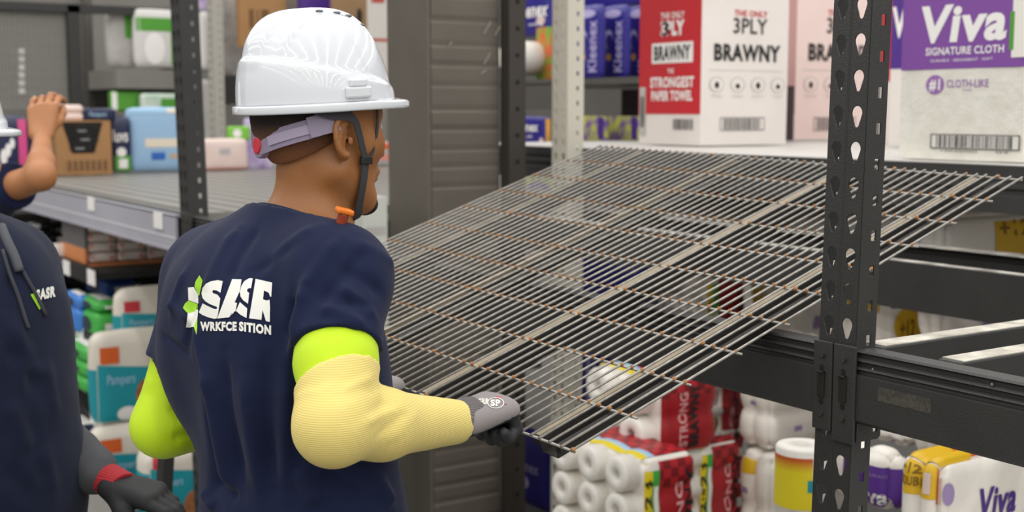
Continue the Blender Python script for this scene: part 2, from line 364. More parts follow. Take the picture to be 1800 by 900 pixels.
# ------------------------------------------------------------------ packs and cartons
class Pack:
    """a carton or a wrapped bundle; local x along the front face, y into the rack, z up; origin at base centre"""
    def __init__(s, name, label, cat, loc, du, dv, dh, m, r=.004, bulge=0., lob=(0, 0), lamp=0., rz=0, group=None, res=10):
        s.du, s.dv, s.dh, s.r, s.b, s.lob, s.lamp = du, dv, dh, min(r, du / 2.05, dv / 2.05, dh / 2.05), bulge, lob, lamp
        bm = bmesh.new(); n = res if (bulge or lamp or r > .01) else 3
        if lamp: n = max(n, 24)
        for face in ('front', 'back', 'left', 'right', 'top', 'bottom'):
            g = [[bm.verts.new(s.pt(face, i / n, j / n)) for i in range(n + 1)] for j in range(n + 1)]
            for j in range(n):
                for i in range(n): bm.faces.new((g[j][i], g[j][i + 1], g[j + 1][i + 1], g[j + 1][i]))
        bmesh.ops.remove_doubles(bm, verts=bm.verts, dist=.0004); bmesh.ops.recalc_face_normals(bm, faces=bm.faces)
        me = bpy.data.meshes.new(name); bm.to_mesh(me); bm.free()
        if n > 3: me.shade_smooth()
        s.o = link(name, me, m, loc=loc); s.o.rotation_euler = (0, 0, rz); tag(s.o, label, cat, group)
    def pt(s, face, a, b, off=0.):
        X, Y, Z = s.du / 2, s.dv / 2, s.dh
        if s.r > .01 and n_warp:  a_, b_ = a, b
        x, y, z = {'front': (-X + 2 * X * a, -Y, Z * b), 'back': (X - 2 * X * a, Y, Z * b), 'left': (-X, Y - 2 * Y * a, Z * b),
                   'right': (X, -Y + 2 * Y * a, Z * b), 'top': (-X + 2 * X * a, -Y + 2 * Y * b, Z), 'bottom': (-X + 2 * X * a, Y - 2 * Y * b, 0)}[face]
        p = Vector((x, y, z)); r = s.r
        q = Vector((max(-X + r, min(X - r, x)), max(-Y + r, min(Y - r, y)), max(r, min(Z - r, z))))
        nn = p - q
        if nn.length < 1e-9: nn = Vector((0, 0, 1))
        nn.normalize()
        u, v, t = x / X, y / Y, 2 * z / Z - 1
        bx = s.b * max(0, 1 - v * v) * max(0, 1 - t * t); by = s.b * max(0, 1 - u * u) * max(0, 1 - t * t)
        add = Vector((nn.x * bx, nn.y * by, max(0, nn.z) * s.b * .7 * max(0, 1 - u * u) * max(0, 1 - v * v)))
        if s.lamp:
            if s.lob[0]: l = -s.lamp * (1 - abs(math.sin(math.pi * s.lob[0] * (u + 1) / 2))) ** 1.5; add += nn * l * (1 if abs(nn.x) < .7 else .0)
            if s.lob[1]: l = -s.lamp * (1 - abs(math.sin(math.pi * s.lob[1] * (t + 1) / 2))) ** 1.5; add += nn * l * (1 if abs(nn.z) < .7 else .0)
        return q + nn * (r + off) + add
    def patch(s, face, a0, b0, a1, b1, m, name='label_panel', off=.0012, n=8, shape=None, skew=0):
        vs, fs = [], []
        if shape == 'ellipse':
            for j in range(5):
                for i in range(20):
                    an = 2 * math.pi * i / 20; k = j / 4
                    vs.append(s.pt(face, (a0 + a1) / 2 + (a1 - a0) / 2 * k * math.cos(an), (b0 + b1) / 2 + (b1 - b0) / 2 * k * math.sin(an), off))
            for j in range(4):
                for i in range(20): fs.append([j * 20 + i, j * 20 + (i + 1) % 20, (j + 1) * 20 + (i + 1) % 20, (j + 1) * 20 + i])
        else:
            for j in range(n + 1):
                for i in range(n + 1):
                    aa, bb = i / n, j / n
                    if shape: aa, bb = shape(aa, bb)
                    vs.append(s.pt(face, a0 + (a1 - a0) * aa + skew * bb, b0 + (b1 - b0) * bb, off))
            for j in range(n):
                for i in range(n): k = j * (n + 1) + i; fs.append([k, k + 1, k + n + 2, k + n + 1])
        return link(name, mesh(name, vs, fs, True), m, s.o)
    def text(s, face, a0, b0, a1, b1, string, m, bold=.02, shear=0, off=.0022, rot=0, name='lettering'):
        tv, fs, _ = text_mesh(string, bold, shear); vs = []
        for u, v in tv:
            if rot: u, v = (1 - v, u) if rot > 0 else (v, 1 - u)
            vs.append(s.pt(face, a0 + (a1 - a0) * u, b0 + (b1 - b0) * v, off))
        return link(name, mesh(name, vs, fs), m, s.o)
    def barcode(s, face, a0, b0, a1, b1, m, bg=None, n=26, frame=True):
        rr = random.Random(int(a0 * 1000) + n); mb_v, fs = [], []
        def q(x0, y0, x1, y1):
            k = len(mb_v); mb_v.extend([s.pt(face, x0, y0, .002), s.pt(face, x1, y0, .002), s.pt(face, x1, y1, .002), s.pt(face, x0, y1, .002)]); fs.append([k, k + 1, k + 2, k + 3])
        W = a1 - a0; Hh = b1 - b0
        if frame:
            f = W * .012; g = Hh * .06
            q(a0, b0, a1, b0 + g); q(a0, b1 - g, a1, b1); q(a0, b0, a0 + f, b1); q(a1 - f, b0, a1, b1)
        x = a0 + W * .07
        while x < a1 - W * .09:
            ww = W * rr.choice((.006, .010, .016)); q(x, b0 + Hh * .1, x + ww, b1 - Hh * .1); x += ww + W * rr.choice((.007, .012, .02))
        return link('barcode', mesh('barcode', mb_v, fs), m, s.o)
n_warp = False
def span(C, axis, px):
    q = C - EYE; d0 = q.dot(FW); r0 = q.dot(RT); dv = Vector((-1, 0, 0)) if axis == 0 else Vector((0, 1, 0))
    k = (px - 900) / FPX; return (k * d0 - r0) / (dv.dot(RT) - k * dv.dot(FW))
def pk(name, label, cat, xl, xc, xr, yb, yt, d, m, du=None, dv=None, floor=None, **kw):
    """pack whose nearest vertical edge stands at photo column xc, base yb, top yt, depth d"""
    C = P(xc, yb, d); du = du or span(C, 0, xl); dv = dv or span(C, 1, xr)
    T = (C - EYE); kz = None
    v = P(xc, yt, 1) - EYE
    # height where the pixel ray of the top passes the same vertical edge
    tt = Vector((T.x, T.y)).length / Vector((v.x, v.y)).length
    top = EYE.z + v.z * tt; base = C.z
    if floor is not None: base = floor
    return Pack(name, label, cat, (C.x - du / 2, C.y + dv / 2, base), du, dv, top - base, m, **kw)
def wavy(a, b): return a, b * (1 + 0.0 * a)
INK = mat('black_ink', '1d1b1c', .6); RED = mat('red_print', 'c4232c', .5); REDD = mat('deep_red_print', 'a01a24', .45); WPR = mat('white_print', 'f2efec', .5)
CARTW = mat('white_carton', 'e9e3de', .6, var=(3, 'ded6d0', .3)); CARTP = mat('pinkish_carton', 'f0dad5', .6, var=(3, 'e8cfc9', .3))
PURP = mat('purple_print', '7f4a9e', .5); PURPD = mat('deep_purple_print', '4a2a86', .4); NAVYP = mat('royal_purple_film', '2c2585', .3)
FILM = mat('white_plastic_film', 'f7f2ea', .35, 0, bump=(30, .5, .004), var=(8, 'ece5db', .3)); PAPER = mat('white_paper', 'ebe7df', .8, 0, bump=(60, .3, .002))
TEX = mat('quilted_towel_print', 'e8e5dc', .7, 0, bump=(55, .6, .004), var=(26, 'd9d5c9', .25))
YEL = mat('yellow_print', 'e3b81f', .45); ORG = mat('orange_print', 'd9601f', .5); GRN = mat('green_print', '4f9a2f', .5); TEAL = mat('teal_print', '0f93a0', .45); LBLUE = mat('light_blue_print', '9cc3e0', .5)
NAVY = mat('navy_film', '1e2547', .35); BLKF = mat('black_film', '121214', .3, bump=(25, .6, .006)); KRAFT = mat('kraft_cardboard', 'a97f52', .75, var=(6, '9c7348', .3)); PINK = mat('pink_print', 'd24a86', .5)
PALEP = mat('pale_pink_film', 'e6d3cb', .5, var=(10, 'dcc3bb', .3)); GREYP = mat('pale_grey_film', 'c6c3bf', .5, var=(10, 'a9a6a2', .2)); BLUE = mat('blue_film', '2f66b8', .4); GREENF = mat('green_film', '45b04a', .4)
YELB = mat('bright_yellow_print', 'e9d21c', .45); LIME = mat('pale_green_print', '8fc98a', .5); CORE = mat('core_hole_shade', '2e2a26', .9); GOLD = mat('gold_print', 'e0a23a', .5)
# --- paper towel cartons on the rear upper shelf
def brawny(label, xl, xc, xr, yb, d, cart, redname):
    c = pk('paper_towel_carton', label, 'carton', xl, xc, xr, yb, -60, d, cart, group=None)
    k = (c.dh)
    def T(y): return ((yb - y) / (yb + 60.))        # photo row -> height share
    c.patch('front', .0, T(200), 1, 1, redname, off=.0012)
    if xc - xl > 60:
        c.text('front', .36, T(27), .74, T(15), 'THE ONLY', WPR, .02)
        c.text('front', .36, T(58), .74, T(30), '3PLY', WPR, .06); c.text('front', .375, T(57), .5, T(32), '3', INK, .02, off=.003)
        c.patch('front', .22, T(107), .88, T(70), WPR, off=.002); c.text('front', .26, T(102), .84, T(75), 'BRAWNY', INK, .035, off=.003)
        c.text('front', .48, T(126), .58, T(117), 'THE', WPR); c.text('front', .2, T(152), .9, T(132), 'STRONGEST', WPR, .04); c.text('front', .22, T(176), .88, T(157), 'PAPER TOWEL', WPR, .04)
        c.barcode('front', .55, T(231), .92, T(206), INK, frame=False); c.patch('front', .02, T(240), .12, T(150), GREYP, off=.0016)
        c.barcode('front', .03, T(232), .11, T(160), INK, frame=False, n=9)
    c.text('right', .36, T(24), .74, T(13), 'THE ONLY', RED, .02); c.text('right', .35, T(55), .74, T(27), '3PLY', INK, .015)
    c.text('right', .14, T(105), .90, T(74), 'BRAWNY', INK, .04)
    c.patch('right', .08, T(122), .93, T(121), GREYP, 'printed_rule')
    for i in range(4):
        x = .09 + .235 * i
        c.patch('right', x, T(161), x + .17, T(133), GREYP, 'icon_ring', shape='ellipse'); c.patch('right', x + .012, T(159.5), x + .158, T(134.5), cart, 'icon_disc', off=.0018, shape='ellipse')
        c.patch('right', x + .06, T(154), x + .11, T(142 + 3 * (i % 2)), INK, 'icon', off=.0026, shape='ellipse'); c.text('right', x + .02, T(170), x + .15, T(166), ('STRONG', 'THICK', 'SOFT', 'WET')[i], GREYP, .0)
    c.barcode('right', .22, T(230), .73, T(206), mat('grey_ink', '6b6668', .6), n=27)
    return c
brawny('white paper towel carton with a bright red end panel, foremost of its row', 1122, 1230, 1382, 257, 5.06, CARTW, RED)
brawny('pinkish white paper towel carton behind the foremost one, left of the foreground post', 1366, 1396, 1540, 246, 6.0, CARTP, mat('pink_carton_side', 'c79a96', .6))
c = pk('paper_towel_carton', 'white carton with a narrow red end panel showing just right of the foreground post', 'carton', 1544, 1564, 1640, 252, -60, 5.5, CARTW)
c.patch('front', 0, (252 - 142) / 312, 1, 1, RED); c.barcode('front', .9, .1, .99, .35, INK, frame=False); c.barcode('right', .05, .1, .4, .3, INK)
c = pk('paper_towel_carton', 'purple and white paper towel carton half hidden behind the big quilted one', 'carton', 1560, 1660, 1720, 258, -60, 4.75, CARTW)
c.patch('front', 0, (258 - 117) / 318, 1, 1, PURPD); c.text('front', .02, .62, .28, .8, 'V', WPR, .03)
v = pk('paper_towel_carton', 'large purple topped paper towel carton with quilted white front and a black barcode', 'carton', 1577, 1797, 1900, 301, -70, 3.46, TEX, r=.008, floor=ZU)
def T(y): return (299 - y) / 369.
v.patch('front', .0, T(121), 1, 1, PURP, n=14)
v.text('front', .17, T(71), .845, T(-2), 'Viva', WPR, .036, .12); v.text('front', .215, T(94), .83, T(79), 'SIGNATURE CLOTH', WPR, .02); v.text('front', .26, T(107), .75, T(102), 'DURABLE · ABSORBENT · SOFT', WPR, .0)
v.patch('front', .225, T(170), .375, T(132), mat('violet_disc', '9a6bb0', .5), 'disc', shape='ellipse'); v.text('front', .255, T(164), .345, T(140), '#1', WPR, .03, off=.003)
v.text('front', .395, T(157), .725, T(142), 'CLOTH-LIKE', mat('violet_disc', '9a6bb0'), .01); v.text('front', .52, T(164), .6, T(160), 'TOWEL', MATS['violet_disc'], .0)
v.patch('front', .28, T(275), .975, T(247), mat('barcode_white', 'd9d5cf', .6)); v.barcode('front', .28, T(275), .975, T(247), INK, n=40)
v.text('front', .37, T(281), .66, T(277.5), '10036000', INK, 0); v.text('front', .8, T(281), .9, T(277.5), '02', INK, 0)
v.patch('front', .868, T(90), .90, T(20), GRN, 'green_stripe', off=.003); v.patch('front', .885, T(104), .999, 1, PAPER, 'towel_picture', off=.0025)
# --- tissue shelves behind the column
kb = MB(); q = at_V(1060, 136, 3.7); q2 = at_V(885, 138, 3.7); q.x = at_V(1128, 138, 3.7).x
kb.prism([(3.7, q.z - .15), (3.75, q.z - .15), (3.75, q.z), (3.7, q.z), (3.7, q.z - .02), (3.71, q.z - .025), (3.7, q.z - .03)], 0, q2.x, at_V(985, 138, 3.7).x)
ts = kb.build('tissue_shelf', mat('dark_grey_steel', '55524e', .5, .1)); tag(ts, 'grey shelf carrying the purple tissue packs left and right of the cream upright', 'shelf')  # even dark grey steel, shared with the far upright
MB().box((q2.x - .3, 3.74, q.z - .03), (q.x, 4.7, q.z)).build('shelf_deck', MATS['dark_grey_steel'], ts)
def kle(label, xl, xc, xr, yb, yt, d, m, **k): return pk('tissue_pack', label, 'tissue pack', xl, xc, xr, yb, yt, d, m, **k)
KS = q.z
p = kle('royal purple tissue pack with white script, stacked high left of the cream upright', 898, 966, 985, 61, -30, 6.75, NAVYP, r=.02, bulge=.01); p.text('front', .1, .36, .97, .66, 'Kleenex', WPR, .03, .2); p.text('front', .5, .18, .85, .27, 'soothing', WPR, .01)
p.patch('front', .7, .2, .9, .38, PALEP, shape='ellipse')
rl = empty('paper_roll', 'white paper roll lying on the tissue shelf under the purple pack', 'paper roll', P(918, 102, 6.72))
def rolls(parent, x0, cz, y0, y1, r, nx, nz, pitchx, pitchz, m=PAPER):
    for i in range(nx):
        for j in range(nz):
            c = Vector((x0 + i * pitchx, 0, cz + j * pitchz)); mb = MB(); n = 24
            prof = [(y1, r * .4), (y1, r), (y0 + .012, r), (y0 + .004, r * .985), (y0, r * .93), (y0, r * .36), (y0 + .004, r * .31), (y0 + .05, r * .3)]
            vs, fs = [], []
            for (yy, rr) in prof:
                for k in range(n): an = 2 * math.pi * k / n; vs.append(c + Vector((rr * math.cos(an), yy, rr * math.sin(an))))
            for a in range(len(prof) - 1):
                for k in range(n): fs.append([a * n + k, a * n + (k + 1) % n, (a + 1) * n + (k + 1) % n, (a + 1) * n + k])
            mb.add(vs, fs)
            mb.add([c + Vector((r * .3 * math.cos(2 * math.pi * k / n), y0 + .045, r * .3 * math.sin(2 * math.pi * k / n))) for k in range(n)], [list(range(n))], 1)  # dark disc stands in for the shade deep in the core
            mb.build('roll', [m, CORE], parent, smooth=True)
rolls(rl, 0, 0, -.1, .15, .09, 1, 1, 0, 0); rl.rotation_euler = (0, 0, math.radians(20))
FLOR = mat('floral_print', '6fae3a', .5, var=(16, 'd9683c', .08)); FLOV = mat('violet_floral_print', '7a5a9e', .5, var=(18, 'c9cc4a', .1)); FLOY = mat('mixed_floral_print', 'b9bf5a', .5, var=(22, '6d5f9c', .06))
kle('green flowered tissue box beside the white roll on the shelf', 942, 968, 974, 136, 46, 6.7, FLOR, floor=KS)
p = kle('royal purple tissue pack with a gold side stripe under the tissue shelf', 890, 958, 968, 268, 206, 6.0, NAVYP, r=.008, bulge=.004); p.text('front', .16, .58, .84, .86, 'Kleenex', WPR, .03); p.text('front', .35, .4, .7, .5, 'ultra soft', WPR, .005); p.patch('right', .1, 0.05, .9, .95, GOLD); p.patch('front', .86, .14, .97, .42, PALEP, shape='ellipse')
kle('yellow and violet flowered tissue box below the gold striped pack', 890, 972, 986, 336, 270, 6.0, FLOY, floor=ZS)
for i, (a, b) in enumerate(((1012, 1056), (1058, 1100), (1102, 1142))):
    p = kle(('royal purple tall tissue pack nearest the cream upright', 'royal purple tall tissue pack in the middle of the row of three', 'royal purple tall tissue pack nearest the red carton')[i], a, b, b + 10, 131, 8, 6.4, NAVYP, floor=KS, r=.018, bulge=.006, group='upright purple tissue packs')
    p.text('front', .52, .1, .86, .8, 'Kleenex', mat('lilac_print', 'b9b0dc', .5), .02, rot=1); p.patch('front', .12, .42, .5, .68, MATS['lilac_print'], shape='ellipse'); p.patch('front', .2, .42, .5, .62, NAVYP, off=.002, shape='ellipse'); p.patch('front', .2, .26, .42, .36, GOLD, shape='ellipse'); p.patch('front', .1, .84, .8, .95, MATS['lilac_print'], shape='ellipse')
kle('royal purple tissue pack lying across the top of the three tall ones', 1012, 1140, 1150, 6, -40, 6.4, NAVYP, r=.015)
for i, (a, b) in enumerate(((1006, 1064), (1068, 1122))):
    p = kle(('violet and yellow flowered tissue box right of the cream upright', 'violet flowered tissue box left of the red carton')[i], a, b, b + 6, 252, 204, 6.1, FLOV, floor=ZU); p.patch('front', .78, .05, .95, .95, PURPD)
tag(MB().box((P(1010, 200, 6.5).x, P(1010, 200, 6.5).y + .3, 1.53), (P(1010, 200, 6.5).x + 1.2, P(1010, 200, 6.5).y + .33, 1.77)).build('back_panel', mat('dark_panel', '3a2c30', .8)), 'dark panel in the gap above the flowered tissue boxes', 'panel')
p = kle('royal purple tissue pack standing low at the right foot of the column', 885, 966, 975, 880, 770, 5.3, NAVYP, floor=0, r=.02, bulge=.01); p.text('front', .2, .45, .8, .6, 'Kleenex', mat('lilac_print', 'b9b0dc'), .01); p.patch('front', .3, .2, .6, .4, MATS['lilac_print'], shape='ellipse')
# --- roll packs under the deck
PLAID = mat('red_plaid_film', 'b3202a', .4, check=('7d1019', 34.)); REDF = mat('red_film', 'b3202a', .35, var=(14, '9c1822', .3))
def rollpack(label, xl, xc, xr, yb, yt, d, nx, nz, du=None, stripe=True, floor=None):
    c = pk('paper_roll_pack', label, 'paper roll pack', xl, xc, xr, yb, yt, d, FILM, du=du, floor=floor, r=.03, bulge=.004, lob=(nx, nz), lamp=.012)
    r = min(c.du / nx, c.dh / nz) / 2; px_, pz_ = c.du / nx, c.dh / nz
    rolls(c.o, -c.du / 2 + px_ / 2, pz_ / 2, -c.dv / 2 - .048, -c.dv / 2 + .08, r * .97, nx, nz, px_, pz_)
    if stripe:
        c.patch('right', .03, .0, .18, .97, YELB, n=12, off=.002); c.text('right', .05, .35, .17, .85, '12=24', INK, .03, off=.004, rot=1); c.patch('right', .18, .0, .3, .97, GREENF, n=12, off=.002); c.patch('right', .2, .3, .28, .8, WPR, n=6, off=.004)
        s0 = .3
    else: s0 = .0
    c.patch('right', s0, .0, 1, .98, REDF, n=14, off=.002); c.patch('right', s0, .74, 1, .98, PLAID, n=14, off=.003)
    c.text('right', s0 + .3, .1, s0 + .44, .8, 'STRONG', mat('pink_white_print', 'e2a9a9', .5), .02, off=.005, rot=1); c.text('right', s0 + .47, .06, s0 + .64, .9, 'BRAWNY', INK, .05, off=.005, rot=1)
    c.patch('top', .05, .03, .95, .18, YELB, n=10, off=.002); c.patch('top', .05, .18, .95, .3, LBLUE, n=10, off=.002); c.patch('top', .05, .3, .95, 1, PLAID, n=12, off=.002)
    return c
rollpack('red and white towel roll pack with roll ends showing, front left of the lower stack', 985, 1128, 1222, 990, 808, 3.9, 3, 4, floor=.16)
rollpack('red plaid towel roll pack lying on top of the lower stack under the deck', 1040, 1160, 1262, 806, 668, 4.1, 2, 2, stripe=False)
rollpack('red plaid towel roll pack right of the lower stack with a yellow flash', 1200, 1226, 1300, 990, 782, 4.25, 1, 4, floor=.16)
rollpack('dark red towel roll pack deep in the shade beside the white stacks', 1255, 1268, 1312, 770, 655, 4.8, 1, 7, stripe=False, floor=0)
rollpack('red towel roll pack seen through the deck wires, on the pale board', 1150, 1240, 1312, 560, 455, 5.0, 3, 8, floor=0)
rollpack('red towel roll pack seen through the upper deck wires', 1180, 1240, 1312, 388, 312, 5.3, 2, 2, stripe=False, floor=ZS)
p = pk('tissue_pack', 'royal purple pack seen through the deck wires left of the red rolls', 'tissue pack', 1010, 1130, 1150, 515, 470, 5.0, NAVYP, floor=0, r=.02, bulge=.006); p.text('front', .2, .3, .8, .7, 'Kleenex', mat('lilac_print', 'b9b0dc'), .02)
def white(label, xl, xc, xr, yb, yt, d, lob=(3, 2), lamp=.014, m=FILM, **k):
    return pk('towel_bundle', label, 'paper towel bundle', xl, xc, xr, yb, yt, d, m, r=.035, bulge=.008, lob=lob, lamp=lamp, **k)
PRP = mat('faint_purple_print', 'a08bb8', .6)
def marks(p, face, n, seed):
    rr = random.Random(seed)
    for i in range(n):
        a, b = rr.uniform(.1, .75), rr.uniform(.08, .85); p.patch(face, a, b, a + rr.uniform(.08, .2), b + rr.uniform(.03, .06), PRP, 'faint_print', n=3)
for i, (yb, yt) in enumerate(((800, 602), (960, 806))):
    p = white(('white towel bundle with faint purple print under the left beam, upper one', 'white towel bundle at the bottom right of the red roll packs')[i], 1292, 1352, 1452, yb, yt, 4.2 , lob=(2, 3), floor=(.545, .0)[i]); marks(p, 'right', 8, i); marks(p, 'front', 2, i)
    p.patch('front', .1, .86, .5, .97, YEL, n=6)
p = white('white towel bundle with purple print behind the left beam near the post', 1352, 1400, 1500, 660, 500, 4.9, floor=0, lob=(3, 6)); marks(p, 'right', 9, 5); marks(p, 'front', 4, 6)
p = white('white towel bundle with a yellow corner seen through the lower right of the deck', 1312, 1345, 1392, 640, 470, 5.3, floor=0, lob=(3, 6)); p.patch('top', .05, .05, .9, .4, YEL); marks(p, 'right', 5, 9); p.patch('front', .05, .8, .95, .98, YEL)
p = white('white towel bundle with violet print seen through the upper right of the deck', 1305, 1335, 1450, 455, 330, 5.2, floor=ZS); marks(p, 'right', 14, 11)
# stacks between the beams on the right
p = white('white towel bundle with a yellow and purple top edge right behind the foreground post', 1440, 1558, 1640, 700, 512, 4.05, floor=.621)
p.patch('front', .0, .80, .86, .99, YEL, shape=lambda a, b: (a, .25 + .75 * b if a > .5 else b), n=10); p.patch('right', .05, .88, .8, .99, PURPD)
p.patch('right', .1, .64, .66, .88, YEL, 'yellow_flash', shape='ellipse', off=.002); p.patch('right', .56, .66, .7, .86, ORG, 'orange_edge', off=.001); p.text('right', .2, .68, .5, .8, '+12', mat('ochre_print', '8a6510', .5), .02, off=.004)
p = white('tall white towel bundle with a yellow patch at the right edge above the rear beam', 1600, 1655, 1900, 660, 380, 3.8, lob=(2, 4), floor=.621)
p.patch('right', .32, .78, .6, .99, YEL, off=.002); p.text('right', .35, .9, .56, .97, '+12', mat('ochre_print', '8a6510'), .02, off=.004); p.patch('right', .4, .14, .9, .26, YEL, off=.002); p.text('right', .45, .16, .6, .24, '+12', MATS['ochre_print'], .02, off=.004); p.patch('right', .8, .7, .96, .9, PRP, off=.002); marks(p, 'right', 3, 3)
p = white('white towel bundle with violet print behind the purple pack right of the post foot', 1500, 1592, 1705, 830, 738, 3.95, floor=.621); marks(p, 'right', 5, 21); marks(p, 'front', 3, 22)
# bottom right
vp = white('white towel bundle with a yellow count label and purple script, bottom right corner', 1572, 1650, 1850, 960, 815, 2.75, floor=.72, lob=(2, 0), lamp=.02)
vp.patch('front', .04, .56, .97, 1.0, YEL, 'yellow_label', n=12, off=.002); vp.text('front', .12, .8, .5, .93, '+12', mat('ochre_print', '8a6510'), .03, off=.004); vp.text('front', .1, .66, .62, .77, 'DOUBLE', MATS['ochre_print'], .03, off=.004); vp.patch('front', .66, .62, .8, .86, PALEP, off=.004); vp.patch('front', .92, .5, 1., 1, ORG, n=8, off=.003)
vp.text('right', .3, .24, .62, .62, 'Viva', PURPD, .03, .12, off=.003); vp.patch('right', .33, .16, .62, .175, PRP, 'rule', off=.003); vp.patch('right', .02, .5, .1, .76, PRP, 'seal', shape='ellipse', off=.002)
vp.patch('top', .1, .02, .95, .3, YEL, 'yellow_swirl', n=10, off=.003); vp.patch('top', .2, .3, .9, .44, ORG, 'orange_swirl', n=10, off=.003); vp.patch('top', .3, .44, .95, .66, TEAL, 'teal_swirl', n=10, off=.003); vp.text('right', .75, .72, .98, .95, 'Viva', PURPD, .01, .1, off=.003)
pr = white('white capped purple towel pack directly right of the foreground post at the bottom', 1450, 1562, 1600, 970, 800, 3.0, floor=.72, lob=(2, 0), lamp=.02)
pr.patch('front', .3, .0, 1.0, .75, mat('purple_film', '5b2f93', .35), n=12, off=.002); pr.patch('right', 0, 0, 1, .75, MATS['purple_film'], n=10, off=.002); pr.text('front', .5, .58, .95, .63, 'MULTI-SURFACE', PRP, .0, off=.004); pr.text('front', .4, .1, .95, .4, 'Viva', WPR, .03, .1, off=.004)
# single standing towel roll with a yellow and orange wrapper
q = P(1408, 930, 3.1); q.z = .72; zt = P(1408, 775, 3.1).z
tr = empty('towel_roll', 'standing paper towel roll in a yellow to orange wrapper left of the foreground post', 'paper towel roll', (q.x, q.y, q.z))
hh = zt - q.z; R_ = .065
def cyl(z0, z1, r, m, name, par, n=32, a0=0, a1=360, inner=0):
    mb = MB(); vs, fs = [], []
    N = n; full = (a1 - a0) >= 360
    prof = [(r - .006, z0), (r, z0 + .006), (r, z1 - .008), (r - .004, z1 - .002), (r - .012, z1)] if full else [(r, z0), (r, z1)]
    if inner: prof += [(inner, z1), (inner, z1 - .03)]
    M = N if full else N + 1
    for rr, zz in prof:
        for k in range(M): an = math.radians(a0 + (a1 - a0) * k / N); vs.append((rr * math.cos(an), rr * math.sin(an), zz))
    for a in range(len(prof) - 1):
        for k in range(N): fs.append([a * M + k, a * M + (k + 1) % M, (a + 1) * M + (k + 1) % M, (a + 1) * M + k])
    mb.add(vs, fs); return mb.build(name, m, par, smooth=True)
cyl(0, hh, R_, PAPER, 'paper', tr, inner=.02)
GRD = mat('yellow_orange_gradient_print', 'e3c41f', .4)
nt = GRD.node_tree; tc = nt.nodes.new('ShaderNodeTexCoord'); sx_ = nt.nodes.new('ShaderNodeSeparateXYZ'); rp = nt.nodes.new('ShaderNodeValToRGB')
mr = nt.nodes.new('ShaderNodeMapRange'); mr.inputs[1].default_value = hh * .5; mr.inputs[2].default_value = hh * .84
nt.links.new(tc.outputs['Object'], sx_.inputs[0]); nt.links.new(sx_.outputs['Z'], mr.inputs[0]); nt.links.new(mr.outputs[0], rp.inputs[0]); nt.links.new(rp.outputs[0], nt.nodes['Principled BSDF'].inputs['Base Color'])
rp.color_ramp.elements[0].color = hexlin('e6d320'); rp.color_ramp.elements[0].position = .35; rp.color_ramp.elements[1].color = hexlin('c8581c'); rp.color_ramp.elements[1].position = .95
cyl(0, hh * .86, R_ + .0012, GRD, 'gradient_wrapper', tr, a0=205, a1=335); cyl(hh * .3, hh * .5, R_ + .002, TEAL, 'teal_band', tr, a0=325, a1=350); cyl(hh * .55, hh * .8, R_ + .0025, PURPD, 'purple_flash', tr, a0=196, a1=206)
# --- left bay: shelf deck, price strip and stock
U1 = -9.6
lshelf = tag(MB().box((U1, V0 + .05, ZS - .03), (lp.x - .0, 4.2, ZS - .004)).build('shelf_deck', mat('slatted_grey_steel', '8b8883', .4, .3)), 'grey slatted shelf deck left of the column, nearly empty at its near end', 'shelf')
for i in range(24):
    y = V0 + .08 + i * .105; MB().box((U1, y, ZS - .004), (lp.x, y + .085, ZS + .003)).build('slat', MATS['slatted_grey_steel'], lshelf)
tag(MB().prism([(V0 + a, b) for a, b in beam_profile()], 0, U1, lp.x - .05).build('shelf_beam', BLACK), 'black shelf beam behind the clear price strip on the left', 'rack beam')
strip = tag(MB().box((U1, V0 - .022, ZS - .135), (lp.x - .045, V0 - .012, ZS - .008)).box((U1, V0 - .022, ZS - .012), (lp.x - .045, V0 - .002, ZS - .004)).box((U1, V0 - .026, ZS - .139), (lp.x - .045, V0 - .010, ZS - .130)).build('price_strip', mat('clear_grey_plastic', 'b9b8c2', .3, 0, var=(2, 'a5a4ae', .3))), 'clear grey plastic price strip along the left shelf edge', 'price strip')
MB().box((U1, V0 - .0235, ZS - .092), (lp.x - .045, V0 - .0215, ZS - .086)).build('channel_lip', mat('pale_plastic_lip', 'dcdbe2', .3), strip)
for x, y in ((160, 358), (278, 388)):
    q = at_V(x, y, V0 - .026); MB().box((q.x - .05, q.y - .002, q.z - .03), (q.x + .05, q.y + .002, q.z + .03)).build('price_tag', WPR, strip)
# stock on the left shelf
q = P(198, 308, 7.4); kd = pk('display_carton', 'brown cardboard display carton with a cut-out front showing black packs', 'carton', 88, 100, 198, 309, 212, 7.3, KRAFT, dv=None)
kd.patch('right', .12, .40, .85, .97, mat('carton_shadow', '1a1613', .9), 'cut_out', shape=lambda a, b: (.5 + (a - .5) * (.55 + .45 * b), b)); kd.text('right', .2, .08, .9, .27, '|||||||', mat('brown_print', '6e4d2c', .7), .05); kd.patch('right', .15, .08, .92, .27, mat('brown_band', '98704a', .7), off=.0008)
for i in range(6):
    a = .24 + .05 * (i % 3); b = .46 + .08 * i; kd.patch('right', a, b, a + .42, b + .065, BLKF, 'black_pack', off=.006, n=6); kd.patch('right', a + .1, b + .015, a + .26, b + .045, mat('silver_label', '8d8f90', .4), 'silver_label', off=.008, n=4) if i % 2 == 0 else None
p = pk('diaper_pack', 'dark navy pack with a pink stripe at the left frame edge behind the raised arm', 'diaper pack', -40, -30, 56, 300, 205, 7.0, NAVY, r=.03, bulge=.01); p.patch('right', .74, .05, .92, .95, PINK, off=.002, n=8)
for i in range(3): p.patch('right', .36 + .1 * i, .1 + .15 * i, .5 + .08 * i, .4 + .1 * i, WPR, 'white_print', shape='ellipse', off=.002)
